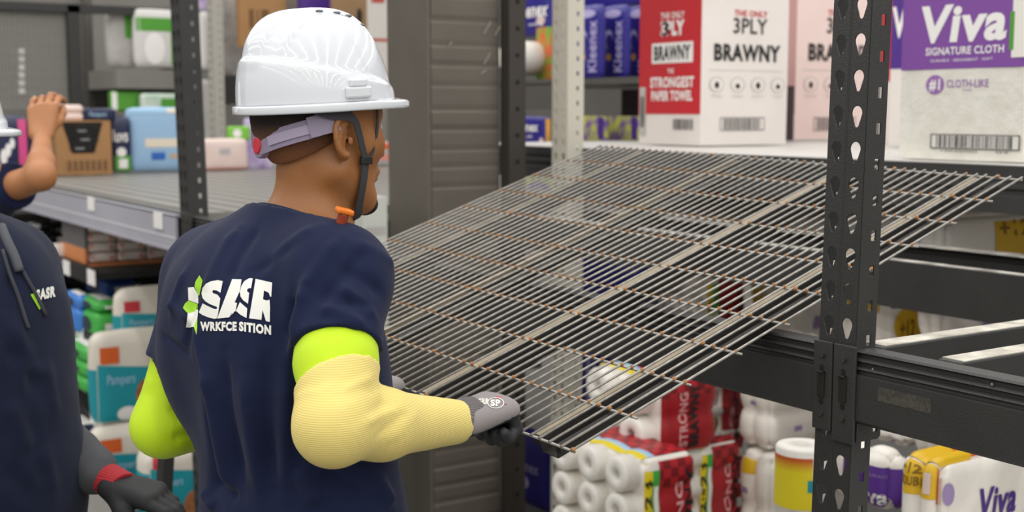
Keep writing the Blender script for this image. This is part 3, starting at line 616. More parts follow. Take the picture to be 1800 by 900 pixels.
for i, (y, dd) in enumerate(((213, 7.4), (199, 7.4))):
    o = empty('wipes_roll', ('pale pink rolled pack lying on the brown carton, lower of two', 'pale pink rolled pack lying on the brown carton, upper of two')[i], 'rolled pack', P(121, y - 7, dd)); MB().tube([(0, -.085, 0), (0, -.07, 0), (0, .06, 0), (0, .075, 0)], [.018, .026, .026, .018], 14).build('wrapper', PALEP, o, smooth=True)
p = pk('diaper_pack', 'navy pack lying flat above the brown display carton', 'diaper pack', 138, 146, 205, 212, 190, 7.45, NAVY, r=.02); p.text('right', .2, .2, .7, .7, 'Pampers', LBLUE, .01)
p = pk('diaper_pack', 'navy pack with white script and a green foot beside the pale blue one', 'diaper pack', 190, 199, 233, 303, 206, 7.6, NAVY, r=.02, bulge=.005); p.text('right', .05, .55, .8, .78, 'luvs', WPR, .02, off=.003); p.patch('right', .1, .0, .95, .3, GRN, off=.002, n=8); p.patch('right', .3, .07, .75, .24, WPR, off=.003); p.patch('right', .2, .28, .7, .45, WPR, 'white_print', shape='ellipse', off=.002)
p = pk('diaper_pack', 'large pale blue pack left of the perforated upright on the left shelf', 'diaper pack', 222, 232, 326, 302, 190, 7.7, mat('pale_blue_film', '9fc0dd', .45, var=(8, '8fb4d6', .3)), r=.02, bulge=.01); p.patch('right', .25, .38, .95, .52, mat('cream_print', 'e2d7c4', .5), off=.002); p.patch('right', .36, .18, .62, .3, BLUE, off=.002); p.patch('right', .7, .2, .9, .28, mat('tan_print', 'c0a890', .5), off=.002); p.patch('right', .02, .9, .98, 1., LBLUE, off=.002)
p.patch('right', .68, .92, .96, 1, mat('cream_print', 'e2d7c4'), off=.003)
p = pk('wipes_pack', 'pale pink box of wipes between the left upright and the back of the man\'s neck', 'wipes pack', 350, 358, 436, 300, 245, 7.9, PALEP, r=.02, bulge=.006); p.patch('right', .02, .0, .98, .08, mat('coral_print', 'd98a7c', .5), off=.002); p.patch('right', .35, .5, .6, .7, GREYP, off=.002)
p = pk('wipes_pack', 'small green pack on top of the pale pink box', 'wipes pack', 398, 402, 440, 247, 222, 8.1, mat('lime_film', '7ec242', .4), r=.012); p.patch('right', .2, .2, .6, .8, WPR, shape='ellipse')
p = pk('diaper_pack', 'violet pack just behind the ratchet band of the white hard hat', 'diaper pack', 428, 434, 482, 300, 208, 8.2, mat('violet_film', '8a6fae', .4, var=(12, 'cfc2da', .2)), r=.02)
p = pk('wipes_pack', 'small white and red pack visible between the man\'s nose and the column', 'wipes pack', 600, 610, 690, 346, 250, 8.5, GREYP, r=.02, floor=ZS + .004); p.patch('right', .55, .7, .98, .95, mat('signal_orange', 'e05a2a', .5), off=.002); p.patch('right', .6, .25, .95, .5, mat('coral_print', 'd98a7c'), off=.002)
p = pk('carton', 'pale grey carton standing between the man\'s chin and the column', 'carton', 600, 640, 684, 600, 347, 4.62, mat('pale_green_grey_card', 'c9ccc4', .7, var=(4, 'bdc0b8', .3)), floor=0); p.patch('right', .1, .9, .9, .92, GREYP)
# upper rear stock and rack on the far left
fr = empty('mesh_panel', 'grey wire mesh guard panel in a dark frame at the upper left', 'mesh panel', P(60, 190, 9.0))
e = fr.location
def lp_(x, y): return at_axis(x, y, 0, e.x) - e
a0, a1 = lp_(-40, 190), lp_(134, 10)
MB().box((-.02, a0.y, a0.z), (-.01, a1.y, a1.z)).build('backing', mat('grey_mesh', 'b3b0aa', .7, 0, wave=(16, .8, .2, 'Z')), fr)
mb = MB()
for i in range(34): y = a0.y + (a1.y - a0.y) * i / 33; mb.box((-.006, y - .003, a0.z), (.0, y + .003, a1.z))
for i in range(28): zz = a0.z + (a1.z - a0.z) * i / 27; mb.box((-.006, a0.y, zz - .003), (0, a1.y, zz + .003))
mb.build('wire_mesh', mat('mesh_steel', '85827c', .5, .1), fr)
FR = mat('dark_frame', '2e2d2b', .5)
b_ = lp_(122, 190).y; MB().box((-.03, b_, a0.z), (.05, lp_(140, 100).y, a1.z)).build('frame_post', FR, fr)
MB().box((-.03, a0.y, lp_(60, 20).z), (.05, lp_(312, 12).y, lp_(60, 5).z)).build('top_bar', FR, fr)
for i in range(6):
    for k, x in enumerate((38, 40)):
        q = lp_(x, 90 + i * 14); MB().box((.0, q.y - .02, q.z - .02), (.004, q.y + .02, q.z + .02)).build('paper_tag', GREYP, fr) if k == 0 else None
tag(MB().box((e.x - .6, lp_(142, 100).y + e.y, .2), (e.x - .5, lp_(190, 100).y + e.y, 3.4)).build('partition_panel', mat('grey_panel', '85827d', .6, var=(4, '7a7772', .3))), 'grey partition panel right of the mesh guard', 'panel')
tag(MB().box((e.x - .45, lp_(176, 100).y + e.y, .2), (e.x - .37, lp_(190, 100).y + e.y, 3.4)).build('rack_post', mat('dark_grey_steel', '55524e')), 'dark grey upright between the partition and the green diaper packs', 'rack post')
def far(label, x0, x1, yb, yt, d, m, cat='diaper pack', name='diaper_pack', **k): return pk(name, label, cat, x0 - 6, x0, x1, yb, yt, d, m, **k)
p = far('white and green pack on the far upper shelf, left half', 192, 240, 118, 14, 9.3, GREYP, r=.03, bulge=.01); p.patch('right', .6, .5, 1, .9, GRN, off=.002)
p = far('white and green pack on the far upper shelf beside the left upright', 240, 312, 118, 14, 9.3, mat('white_soft_film', 'd6d4d0', .5), r=.03, bulge=.01); p.patch('right', .0, .62, .98, .85, GRN, off=.002); p.patch('right', .85, .05, .97, .62, GRN, off=.002); p.patch('right', .2, .05, .7, .6, WPR, 'white_print', shape='ellipse', off=.002)
fs_ = P(186, 120, 9.15); tag(MB().box((P(190, 240, 10.5).x + .002, fs_.y, P(186, 156, 9.15).z), (P(300, 120, 9.15).x, P(412, 120, 9.15).y, fs_.z - .012)).build('far_shelf', mat('grey_panel', '85827d')), 'grey far shelf under the green and white packs', 'shelf')
for nm, xa, xb, yy, dd in (('thin grey shelf under the flat green packs', 186, 322, 197, 9.0), ('thin grey shelf under the kraft packs behind the raised hand', 60, 192, 214, 8.6)):
    a_, b_ = P(xa, yy, dd), P(xb, yy, dd); tag(MB().box((P(190, 240, 10.5).x + .002, a_.y, a_.z - .02), (b_.x, a_.y + abs(span(a_, 1, xb)), a_.z)).build('far_shelf', mat('grey_panel', '85827d')), nm, 'shelf')
p = far('flat bright green pack below the far grey shelf, left one', 196, 250, 196, 160, 9.0, mat('grass_green_film', '55a030', .4), r=.02); p.patch('right', .02, .05, .2, .95, WPR)
p = far('flat pale green and white pack below the far grey shelf, right one', 250, 316, 194, 164, 9.0, mat('pale_green_film', '9ec7a5', .45, var=(9, 'd8ded8', .2)), r=.02); p.patch('right', .5, .2, .9, .7, GRN)
p = far('row of kraft packs lying on the left shelf behind the raised hand', 96, 190, 213, 196, 8.6, mat('tan_film', 'b39a86', .6, var=(8, 'd3c3b5', .2)), r=.015)
far('white upright pack right of the left post near the top', 357, 375, 122, 20, 8.8, mat('white_soft_film', 'd6d4d0'), r=.02)
far('greyish violet pack above, between the left post and the hard hat', 352, 378, 18, -40, 8.8, mat('violet_film', '8a6fae'), r=.02)
wpo = P(376, 300, 8.7); post('rack_post', 'pale perforated upright between the left post and the white hard hat', wpo.x, wpo.y, 3.2, .1, .07, mat('pale_grey_steel', 'a9a59c', .5))
far('grey white pack stack right of the pale upright beside the hard hat', 392, 432, 132, -20, 8.9, mat('grey_soft_film', 'b3afab', .5, var=(14, '8f8b88', .15)), r=.02)
far('white pack low on the far shelf right of the left post', 352, 372, 236, 140, 9.2, GREYP, r=.02, floor=ZS + .004)
dk = P(384, 182, 9.6); tag(MB().box((P(190, 240, 10.5).x + .002, dk.y, dk.z), (dk.x, dk.y + .5, P(384, 112, 9.6).z)).build('dark_shelf_gap', FR), 'dark shelf end left of the hard hat brim', 'shelf')
p = far('brown cardboard carton behind the top left of the hard hat', 422, 505, 82, -30, 8.6, KRAFT, 'carton', 'carton'); p.patch('right', .2, .3, .3, .6, mat('brown_print', '6e4d2c')); p.patch('right', .36, .3, .4, .6, MATS['brown_print']); p.patch('right', .46, .3, .62, .6, MATS['brown_print'])
far('grey carton partly hidden by the crown of the hard hat', 480, 538, 70, -30, 8.8, mat('grey_brown_card', '8f8377', .7), 'carton', 'carton')
p = far('purple carton peeking above the crown of the hard hat', 530, 592, 90, -30, 8.7, PURPD, 'carton', 'carton')
p = far('brown cardboard carton behind the front of the hard hat', 588, 654, 110, -30, 8.6, mat('tan_card', '9c7d5a', .75, var=(5, '8d6f4e', .3)), 'carton', 'carton'); p.patch('right', .6, .5, .75, .7, INK, shape='ellipse')
p = far('white carton with red print between the hard hat and the column', 652, 700, 140, -30, 8.4, mat('off_white_card', 'cfcac3', .7), 'carton', 'carton'); p.patch('right', .05, .8, .5, .88, mat('dull_red_print', 'b5443c', .6), 'red_script', skew=.05); p.patch('right', .02, .4, .9, .43, MATS['dull_red_print'])
bp_ = P(190, 240, 10.5); tag(MB().box((bp_.x - .1, P(-60, 240, 10.5).y - 1, 0), (bp_.x, P(720, 240, 10.5).y + .5, 2.9)).build('rack_back_panel', mat('grey_panel', '85827d')), 'grey back panel closing the far rack on the left', 'panel')
# --- under the left shelf
zl = [at_V(98, 458, V0).z, at_V(150, 587, V0).z, at_V(140, 717, V0).z]
us = at_V(160, 480, V0).x
for i, z in enumerate(zl):
    o = MB().box((-9.6, V0, z - .05), (us, V0 + .03, z + .02)).box((-9.6, V0 + .03, z - .03), (us, 4.0, z)).build('lower_shelf', BLACKD)
    tag(o, ('black lower shelf with white price tags, uppermost of three', 'black lower shelf with white price tags, middle of three', 'black lower shelf with white price tags, lowest of three')[i], 'shelf')
    for x in ((62, 99, 143), (118, 151, 158), (96, 139, 150))[i]:
        q = at_V(x, 0, V0 - .003); q.z = z - .012
        MB().box((q.x - .06, q.y - .004, q.z - .034), (q.x + .06, q.y, q.z + .034)).build('price_tag', WPR, o)
# orange and white bags in a tray: four layers
q = P(150, 466, 6.0)
RIB = mat('white_bag_film', 'fbf6f0', .45, bump=(18, .4, .004), var=(7, 'f5e3da', .2)); ORC = mat('orange_card', 'd98a55', .6)
tray = empty('bag_tray', 'orange cardboard tray under the stacked white bags on the upper black shelf', 'tray', (q.x, q.y, q.z))
dvt = span(q, 1, 316)
MB().box((-.42, 0, 0), (0, .012, .075)).build('near_end', ORC, tray); MB().box((-.42, dvt - .012, 0), (0, dvt, .13)).build('far_end', ORC, tray); MB().box((-.42, 0, -.01), (0, dvt, .004)).build('tray_floor', ORC, tray)
MB().box((-.41, .002, .075), (-.004, .012, .185)).build('printed_flap', mat('grey_print_card', '6d6a6a', .6), tray)
for k in range(4):
    for s in range(3):
        L_ = (dvt - .03) / 3
        p = Pack('diaper_bag', ('white and orange bag in the tray, %s layer, %s' % (('bottom', 'second', 'third', 'top')[k], ('at the near end', 'in the middle', 'at the far end')[s])), 'bag', (q.x - .2, q.y + .015 + L_ * (s + .5), q.z + .006 + k * .047), .38, L_ * .98, .045, RIB, r=.014, bulge=.003, group='white and orange bags in the tray')
        p.patch('right', .72, .25, .88, .75, mat('light_coral_print', 'e8a797', .5), off=.002, n=5); p.patch('right', .05, .5, .18, .9, mat('light_coral_print', 'e8a797', .5), off=.002, n=4)
p = pk('folded_bag', 'flat white bag lying beside the orange tray', 'bag', 88, 94, 134, 458, 430, 6.3, RIB, r=.02, bulge=.006)
# black bags to the left, blue and green packs
rr = random.Random(4)
n = 0
for (x0, x1, yb, yt, d, nn) in ((48, 96, 448, 392, 6.4, 4), (96, 134, 430, 380, 6.5, 3), (70, 112, 554, 490, 6.2, 4), (96, 130, 580, 500, 6.6, 3), (112, 150, 560, 505, 6.6, 3)):
    for i in range(nn):
        a = yb + (yt - yb) * i / nn; b = yb + (yt - yb) * (i + .95) / nn; n += 1
        p = pk('bag_pack', 'black plastic bag pack, ' + ('bottom', 'second', 'third', 'top')[i] + ' of its pile, ' + {48: 'far left under the price strip', 96: 'next to the folded white bag' if yb == 430 else 'behind the blue packs', 70: 'behind the navy hoodie on the second shelf', 112: 'left of the dark blue packs'}[x0], 'bag pack', x0 - 6, x0, x1, a, b, d, BLKF, r=.015, bulge=.006, group='black bag packs on the lower shelves')
        a0 = rr.uniform(.1, .5); p.patch('right', a0, .2, a0 + .3, .8, (GREYP, mat('silver_label', '8d8f90'))[i % 2], 'pale_label', off=.003, n=4)
def bagpk(label, xl, x0, x1, yb, yt, d, m, lm=None, floor=None):
    p = pk('wipes_pack', label, 'wipes pack', xl, x0, x1, yb, yt, d, m, floor=floor, r=.02, bulge=.01)
    p.patch('right', .3, .35, .9, .6, lm or WPR, off=.002, n=5); p.patch('front', .3, .2, .8, .8, mat('dark_print', '2a3440', .5), shape='ellipse', off=.002); p.patch('top', .3, .2, .9, .7, WPR, off=.002, n=6)
BLUE2 = mat('sky_blue_film', '3f7fd0', .4); DBLUE = mat('dark_blue_film', '1d4a9a', .4)
bagpk('dark blue pack lying on top behind the green ones', 150, 184, 240, 526, 492, 6.2, DBLUE); bagpk('dark navy blue pack right of the dark blue one', 195, 205, 250, 515, 492, 6.6, NAVY)
bagpk('bright blue pack lying lower, left of the green packs', 110, 136, 165, 568, 546, 5.9, BLUE2, floor=zl[1]); bagpk('bright blue pack on top of the lower blue one', 112, 138, 165, 545, 522, 5.9, BLUE2)
bagpk('bright green pack on the shelf, upper of two beside the teal diaper packs', 138, 170, 215, 551, 531, 5.75, GREENF); bagpk('bright green pack on the shelf, lower of two beside the teal diaper packs', 138, 170, 216, 577, 553, 5.75, GREENF, floor=zl[1])
for i, (yb, yt) in enumerate(((694, 668), (666, 641), (639, 614))): bagpk('bright green pack in the lower pile, ' + ('bottom one', 'middle one', 'top one')[i], 112, 150, 190, yb, yt, 5.7, GREENF)
bagpk('dark blue pack in shade at the lowest black shelf', 110, 140, 180, 785, 752, 5.8, NAVY, GREYP); bagpk('dark blue pack beside the hoodie on the middle black shelf', 108, 128, 160, 604, 586, 6.4, DBLUE)
# teal diaper packs standing in a pile
TL = mat('white_diaper_film', 'e3dccf', .4, bump=(22, .4, .005), var=(5, 'd6cebf', .3)); SKN = mat('warm_picture', 'b9764c', .6, var=(30, '8a5334', .2))
def diaper(label, xl, xc, xr, yb, yt, d, badge, t1=.62, floor=None):
    p = pk('diaper_pack', label, 'diaper pack', xl, xc, xr, yb, yt, d, TL, floor=floor, r=.04, bulge=.012, res=16)
    p.patch('right', .02, .02, .98, t1, TEAL, 'teal_panel', n=14, off=.002, shape=lambda a, b: (a, b * (1 + .18 * (.5 - a)) if b > .5 else b)); p.patch('front', .05, .02, 1., t1, TEAL, 'teal_panel', n=8, off=.002)
    p.text('right', .12, t1 - .2, .42, t1 - .06, 'Pampers', LBLUE, .01, .1, off=.004); p.patch('right', .06, t1 + .06, .26, t1 + .24, badge, 'badge', off=.003, n=5)
    p.patch('right', .42, .12, .72, .5, SKN, 'picture', shape='ellipse', off=.004); p.patch('right', .22, .04, .45, .2, WPR, 'white_print', shape='ellipse', off=.004)
    return p
diaper('teal and white diaper pack topmost of its pile behind the man\'s left shoulder', 200, 212, 345, 618, 512, 5.55, mat('crimson_print', 'c9303a', .5), .58)
diaper('teal and white diaper pack with an orange badge, second from the top', 158, 170, 330, 752, 590, 5.4, ORG)
diaper('teal and white diaper pack with an orange badge, third from the top', 158, 170, 345, 900, 757, 5.4, ORG, floor=.005)
diaper('teal and white diaper pack at the bottom behind the black gloved hand', 240, 262, 400, 900, 800, 5.0, mat('crimson_print', 'c9303a'), .75, floor=.005)
q = P(285, 905, 3.3); tag(MB().bar(P(283, 960, 3.3), P(293, 785, 3.3), (1, 0, 0), (0, 1, 0), .05, .03).build('cart_handle', BLACKD, bevel=.004), 'dark slanted bar standing behind the black glove', 'bar')
tag(MB().box((P(150, 850, 4.9).x - .8, P(150, 850, 4.9).y - .05, P(150, 870, 4.9).z - .12), (P(150, 850, 4.9).x, P(150, 850, 4.9).y + .12, P(150, 870, 4.9).z)).build('low_ledge', mat('pale_ledge', 'b9b7b2', .5)), 'pale grey ledge low beside the navy hoodie', 'ledge')
# pallets under the lower stacks
for nm, x0, x1, y0, y1 in (('wooden pallet under the red and white towel roll packs', -3.5, -2.35, 2.25, 2.85),):
    pa = empty('pallet', nm, 'pallet', (x0, y0, 0)); wd = mat('pallet_wood', 'a88a63', .8, var=(9, '927551', .3))
    for i in range(5): MB().box(((x1 - x0) * i / 5, 0, .138), ((x1 - x0) * (i + .8) / 5, y1 - y0, .158)).build('deck_board', wd, pa)
    for j in range(3): MB().box((0, (y1 - y0 - .1) * j / 2, 0), (x1 - x0, (y1 - y0 - .1) * j / 2 + .1, .138)).build('stringer', wd, pa)
# ------------------------------------------------------------------ people: smooth implicit bodies
class Field:
    def __init__(s, lo, hi, h, zfine=None):
        s.ax = [np.arange(lo[i], hi[i] + h, h) for i in range(3)]
        if zfine: # (z0, fine step): fine above z0
            s.ax[2] = np.concatenate([np.arange(lo[2], zfine[0], h), np.arange(zfine[0], hi[2], zfine[1])])
        s.d = np.full([len(a) for a in s.ax], .08, np.float32)
    def win(s, lo, hi):
        sl = []
        for i in range(3):
            a = max(0, np.searchsorted(s.ax[i], lo[i]) - 1); b = min(len(s.ax[i]), np.searchsorted(s.ax[i], hi[i]) + 1)
            sl.append(slice(a, max(b, a)))
        X, Y, Z = s.ax[0][sl[0]][:, None, None], s.ax[1][sl[1]][None, :, None], s.ax[2][sl[2]][None, None, :]
        return tuple(sl), X, Y, Z
    def put(s, prim, k=.02, sub=False):
        fn, lo, hi = prim; m = .03 + k
        sl, X, Y, Z = s.win([v - m for v in lo], [v + m for v in hi])
        if s.d[sl].size == 0: return s
        v = fn(X, Y, Z).astype(np.float32); o = s.d[sl]
        if sub:
            h = np.maximum(k - np.abs(o + v), 0) / k if k else 0; s.d[sl] = np.maximum(o, -v) + h * h * k * .25
        else:
            h = np.maximum(k - np.abs(o - v), 0) / k if k else 0; s.d[sl] = np.minimum(o, v) - h * h * k * .25
        return s
    def cut(s, p, n, lo=None, hi=None):
        """keep the side where (x-p).n < 0"""
        p = np.array(p); n = np.array(n, float); n /= np.linalg.norm(n)
        sl, X, Y, Z = s.win(lo if lo is not None else [a[0] for a in s.ax], hi if hi is not None else [a[-1] for a in s.ax])
        s.d[sl] = np.maximum(s.d[sl], ((X - p[0]) * n[0] + (Y - p[1]) * n[1] + (Z - p[2]) * n[2]).astype(np.float32)); return s
    def mesh(s, name):
        d = s.d; ins = d < 0; nx, ny, nz = d.shape
        c = np.zeros((nx - 1, ny - 1, nz - 1), np.uint8)
        for i in (0, 1):
            for j in (0, 1):
                for k in (0, 1): c += ins[i:nx - 1 + i, j:ny - 1 + j, k:nz - 1 + k]
        act = (c > 0) & (c < 8); I = np.argwhere(act); idx = np.full(act.shape, -1, np.int64); idx[act] = np.arange(len(I))
        acc = np.zeros((len(I), 3)); cnt = np.zeros(len(I))
        for a in range(3):
            o1, o2 = [x for x in range(3) if x != a]
            for u in (0, 1):
                for v in (0, 1):
                    A = I.copy(); A[:, o1] += u; A[:, o2] += v; B = A.copy(); B[:, a] += 1
                    da = d[A[:, 0], A[:, 1], A[:, 2]]; db = d[B[:, 0], B[:, 1], B[:, 2]]; m = (da < 0) != (db < 0)
                    t = np.where(m, da / np.where(m, da - db, 1), 0)
                    pa = np.stack([s.ax[q][A[:, q]] for q in range(3)], 1); pb = np.stack([s.ax[q][B[:, q]] for q in range(3)], 1)
                    acc += np.where(m[:, None], pa + (pb - pa) * t[:, None], 0); cnt += m
        V = acc / np.maximum(cnt, 1)[:, None]; Q = []
        for a in range(3):
            o1, o2 = (a + 1) % 3, (a + 2) % 3
            sl0 = [slice(None)] * 3; sl1 = [slice(None)] * 3; sl0[a] = slice(0, -1); sl1[a] = slice(1, None)
            E = np.argwhere(ins[tuple(sl0)] != ins[tuple(sl1)])
            E = E[(E[:, o1] > 0) & (E[:, o2] > 0) & (E[:, o1] < d.shape[o1] - 1) & (E[:, o2] < d.shape[o2] - 1)]
            q = []
            for (u, v) in ((0, 0), (1, 0), (1, 1), (0, 1)):
                C = E.copy(); C[:, o1] -= u; C[:, o2] -= v; q.append(idx[C[:, 0], C[:, 1], C[:, 2]])
            q = np.stack(q, 1); f = ins[E[:, 0], E[:, 1], E[:, 2]]; q[~f] = q[~f][:, ::-1]; Q.append(q)
        Q = np.concatenate(Q); me = bpy.data.meshes.new(name)
        me.vertices.add(len(V)); me.vertices.foreach_set('co', V.astype(np.float32).ravel())
        me.loops.add(Q.size); me.loops.foreach_set('vertex_index', Q.astype(np.int32).ravel())
        me.polygons.add(len(Q)); me.polygons.foreach_set('loop_start', np.arange(0, Q.size, 4, dtype=np.int32))
        me.update(calc_edges=True); me.validate(); me.shade_smooth(); return me
def cap(a, b, ra, rb=None, n=None, s=1.):
    """tapered limb from a to b; n, s: flattened by s along unit vector n"""
    a = np.array(a, float); b = np.array(b, float); rb = ra if rb is None else rb; ab = b - a; L2 = max(ab @ ab, 1e-12); R = max(ra, rb)
    if n is not None: n = np.array(n, float); n = n / np.linalg.norm(n)
    def fn(X, Y, Z):
        px, py, pz = X - a[0], Y - a[1], Z - a[2]; t = np.clip((px * ab[0] + py * ab[1] + pz * ab[2]) / L2, 0, 1)
        vx, vy, vz = px - t * ab[0], py - t * ab[1], pz - t * ab[2]; r = ra + (rb - ra) * t
        if n is not None:
            k = (vx * n[0] + vy * n[1] + vz * n[2]) * (1 / s - 1); vx, vy, vz = vx + n[0] * k, vy + n[1] * k, vz + n[2] * k
            return (np.sqrt(vx * vx + vy * vy + vz * vz) - r) * (1 + s) / 2
        return np.sqrt(vx * vx + vy * vy + vz * vz) - r
    return fn, np.minimum(a, b) - R, np.maximum(a, b) + R
def ell(c, r, M=None):
    c = np.array(c, float); r = np.array(r, float); M = np.eye(3) if M is None else np.array(M, float); R = r.max()
    def fn(X, Y, Z):
        px, py, pz = X - c[0], Y - c[1], Z - c[2]
        u = [(M[0][i] * px + M[1][i] * py + M[2][i] * pz) for i in range(3)]
        k0 = np.sqrt(sum((u[i] / r[i]) ** 2 for i in range(3))); k1 = np.sqrt(sum((u[i] / r[i] ** 2) ** 2 for i in range(3)))
        return k0 * (k0 - 1) / np.maximum(k1, 1e-6)
    return fn, c - R, c + R
class Frame:
    """local frame of a head or a hand inside a body: origin and three axes"""
    def __init__(s, o, x, z):
        s.o = np.array(o, float); x = np.array(x, float); z = np.array(z, float); s.x = x / np.linalg.norm(x)
        z = z - s.x * (z @ s.x); s.z = z / np.linalg.norm(z); s.y = np.cross(s.z, s.x); s.M = np.stack([s.x, s.y, s.z], 1)
    def p(s, *q): return s.o + s.M @ np.array(q, float)
    def mat(s): return Matrix([list(s.M[i]) + [s.o[i]] for i in range(3)] + [[0, 0, 0, 1]])
def head_prims(F, sc=1.):
    """list of (prim, k, sub)"""
    q = lambda *a: F.p(*[v * sc for v in a]); E = lambda c, r: ell(q(*c), [v * sc for v in r], F.M); Cp = lambda a, b, ra, rb: cap(q(*a), q(*b), ra * sc, rb * sc)
    L = [(E((-.006, 0, .042), (.093, .076, .088)), .01, 0), (E((.03, 0, .0), (.064, .064, .085)), .03, 0), (E((.035, 0, -.05), (.055, .052, .05)), .03, 0)]
    for s in (-1, 1):
        L += [(Cp((-.002, s * .054, -.052), (.066, s * .02, -.094), .016, .016), .03, 0), (E((.055, s * .044, -.012), (.03, .024, .026)), .02, 0), (Cp((.084, s * .012, .03), (.07, s * .045, .032), .011, .011), .016, 0)]
    L += [(Cp((.074, -.012, -.098), (.074, .012, -.098), .017, .017), .02, 0), (Cp((.09, 0, .022), (.108, 0, -.02), .0085, .0125), .014, 0)]
    for s in (-1, 1): L += [(E((.1, s * .014, -.027), (.011, .009, .009)), .008, 0), (E((.094, s * .033, .012), (.016, .019, .012)), .012, 1)]
    L += [(E((.086, 0, -.055), (.02, .026, .013)), .012, 0), (E((.092, 0, -.0545), (.0125, .023, .0062)), .006, 0), (E((.09, 0, -.0665), (.0125, .02, .0075)), .006, 0), (E((.106, 0, -.0605), (.01, .024, .0016)), .003, 1)]
    for s in (-1, 1): # ears: outer rim, lobe, bowl
        pts = []
        for i in range(15):
            a = math.radians(45 + 240 * i / 14); pts.append((-.011 + .0145 * math.cos(a + .0) - .004 * math.sin(a), s * (.079 + .006 * (1 - math.cos(a)) * .7), -.003 + .0265 * math.sin(a)))
        for i in range(14): L.append((Cp(pts[i], pts[i + 1], .0042, .0042), .003, 0))
        L += [(E((-.007, s * .078, -.029), (.008, .006, .0085)), .006, 0), (E((-.012, s * .077, -.003), (.013, .005, .021)), .006, 0), (Cp((-.015, s * .0825, .010), (-.015, s * .083, -.015), .003, .003), .005, 0), (E((-.004, s * .087, -.005), (.0075, .009, .011)), .004, 1), (Cp((.005, s * .079, -.006), (.005, s * .079, -.011), .004, .004), .004, 0)]
    return L
def hand_prims(F, thumb, curls, sc=1., fat=0., spread=1., thumb_in=0.):
    q = lambda *a: F.p(*[v * sc for v in a]); L = []
    kn = [(.088, .028), (.092, .0085), (.088, -.0115), (.079, -.030)]; ln = [(.044, .026, .021), (.048, .030, .022), (.045, .028, .021), (.035, .021, .019)]; rr = [.0098, .01, .0095, .0085]
    for i in range(4):
        kx, ky = kn[i]; ky *= thumb * spread
        L.append((cap(q(0.0, ky * .62, 0), q(kx, ky, .002), (.0155 + fat) * sc, (.0125 + fat) * sc), .018, 0))
    L.append((cap(q(.02, thumb * .012, -.008), q(.05, thumb * .018, -.011), (.016 + fat) * sc, (.013 + fat) * sc), .016, 0))
    for i in range(4):
        kx, ky = kn[i]; ky *= thumb * spread; p = np.array([kx, ky, .001]); ang = 0; r = rr[i] + fat
        for j in range(3):
            ang += math.radians(curls[i][j]); dv = np.array([math.cos(ang), ky * .12 / .03 * .15 * spread, -math.sin(ang)]); p2 = p + dv * ln[i][j]
            L.append((cap(q(*p), q(*p2), r * sc, (r - .0009) * sc), .004, 0)); p = p2; r -= .0009
    t = [np.array([.018, thumb * .022, -.006]), np.array([.05, thumb * .042, -.02 - thumb_in * .4]), np.array([.078, thumb * (.046 - thumb_in * .8), -.03 - thumb_in]), np.array([.1, thumb * (.044 - thumb_in * 1.4), -.036 - thumb_in * 1.4])]
    for j, r in enumerate((.0145, .0115, .0102)): L.append((cap(q(*t[j]), q(*t[j + 1]), (r + fat) * sc, (r - .0012 + fat) * sc), .008, 0))
    return L
class Person:
    def __init__(s, name, label, loc, fwd):
        a = math.atan2(fwd.y, fwd.x); s.loc = Vector((loc.x, loc.y, 0)); s.ang = a; s.root = empty(name, label, 'person', s.loc, a)
        s.inv = (Matrix.Translation(s.loc) @ Matrix.Rotation(a, 4, 'Z')).inverted(); s.fw = s.inv.inverted()
    def L(s, p): return np.array(s.inv @ p)
    def J(s, x, y, d): return s.L(P(x, y, d))
    def dirL(s, v): return np.array(s.inv.to_3x3() @ v)
def torso_prims(J, g=0., w=1., belly=0.):
    sr, sl = J['shR'], J['shL']; mid = (sr + sl) / 2; cx = mid[0]; bx = J['hip'][0]; zt = mid[2]
    L = [(ell((cx * .6 + bx * .4 + .005, mid[1] * .6, zt - .13), (.118 + g, .178 * w + g, .20 + g)), .06, 0),
         (ell((bx * .7 + cx * .3 + .012 + belly * .5, J['hip'][1], zt - .36), (.112 + g + belly, .158 * w + g, .24 + g)), .08, 0),
         (ell((bx + .0, J['hip'][1], J['hip'][2]), (.118 + g + belly * .5, .168 * w + g, .17 + g)), .07, 0),
         (cap(sr * .86 + sl * .14, sl * .86 + sr * .14, .062 + g), .05, 0)]
    nb = J['neck']
    for q in (sr, sl): L.append((cap(nb + np.array([-.012, 0, -.045]), q + np.array([0, 0, .0]), .05 + g, .052 + g), .05, 0))
    for s_ in (-1, 1): L.append((ell((cx - .075, mid[1] + s_ * .085, zt - .11), (.045 + g, .07 + g, .1 + g)), .05, 0))
    L.append((ell((cx - .06, mid[1], zt - .03), (.06 + g, .11 + g, .09 + g)), .05, 0))
    return L
def arm_prims(sh, el, wr, g=0., r=(.056, .047, .044, .043, .028), upto=2):
    m = el + (wr - el) * .3
    L = [(cap(sh, el, r[0] + g, r[1] + g), .03, 0)]
    if upto > 1: L += [(cap(el, m, r[2] + g, r[3] + g), .02, 0), (cap(m, wr, r[3] + g, r[4] + g), .02, 0)]
    return L
def legs_prims(J, g=0.):
    L = []
    for s_ in (-1, 1):
        hp = J['hip'] + np.array([0, s_ * .088, -.03]); kn = np.array([J['hip'][0] + .02, hp[1] + s_ * .01, .50]); an = np.array([J['hip'][0] - .02, hp[1] + s_ * .015, .09])
        L += [(cap(hp, kn, .085 + g, .056 + g), .03, 0), (cap(kn, an, .056 + g, .04 + g), .03, 0), (cap(an + np.array([-.02, 0, -.035]), an + np.array([.15, s_ * .01, -.06]), .04, .03), .03, 0)]
    return L
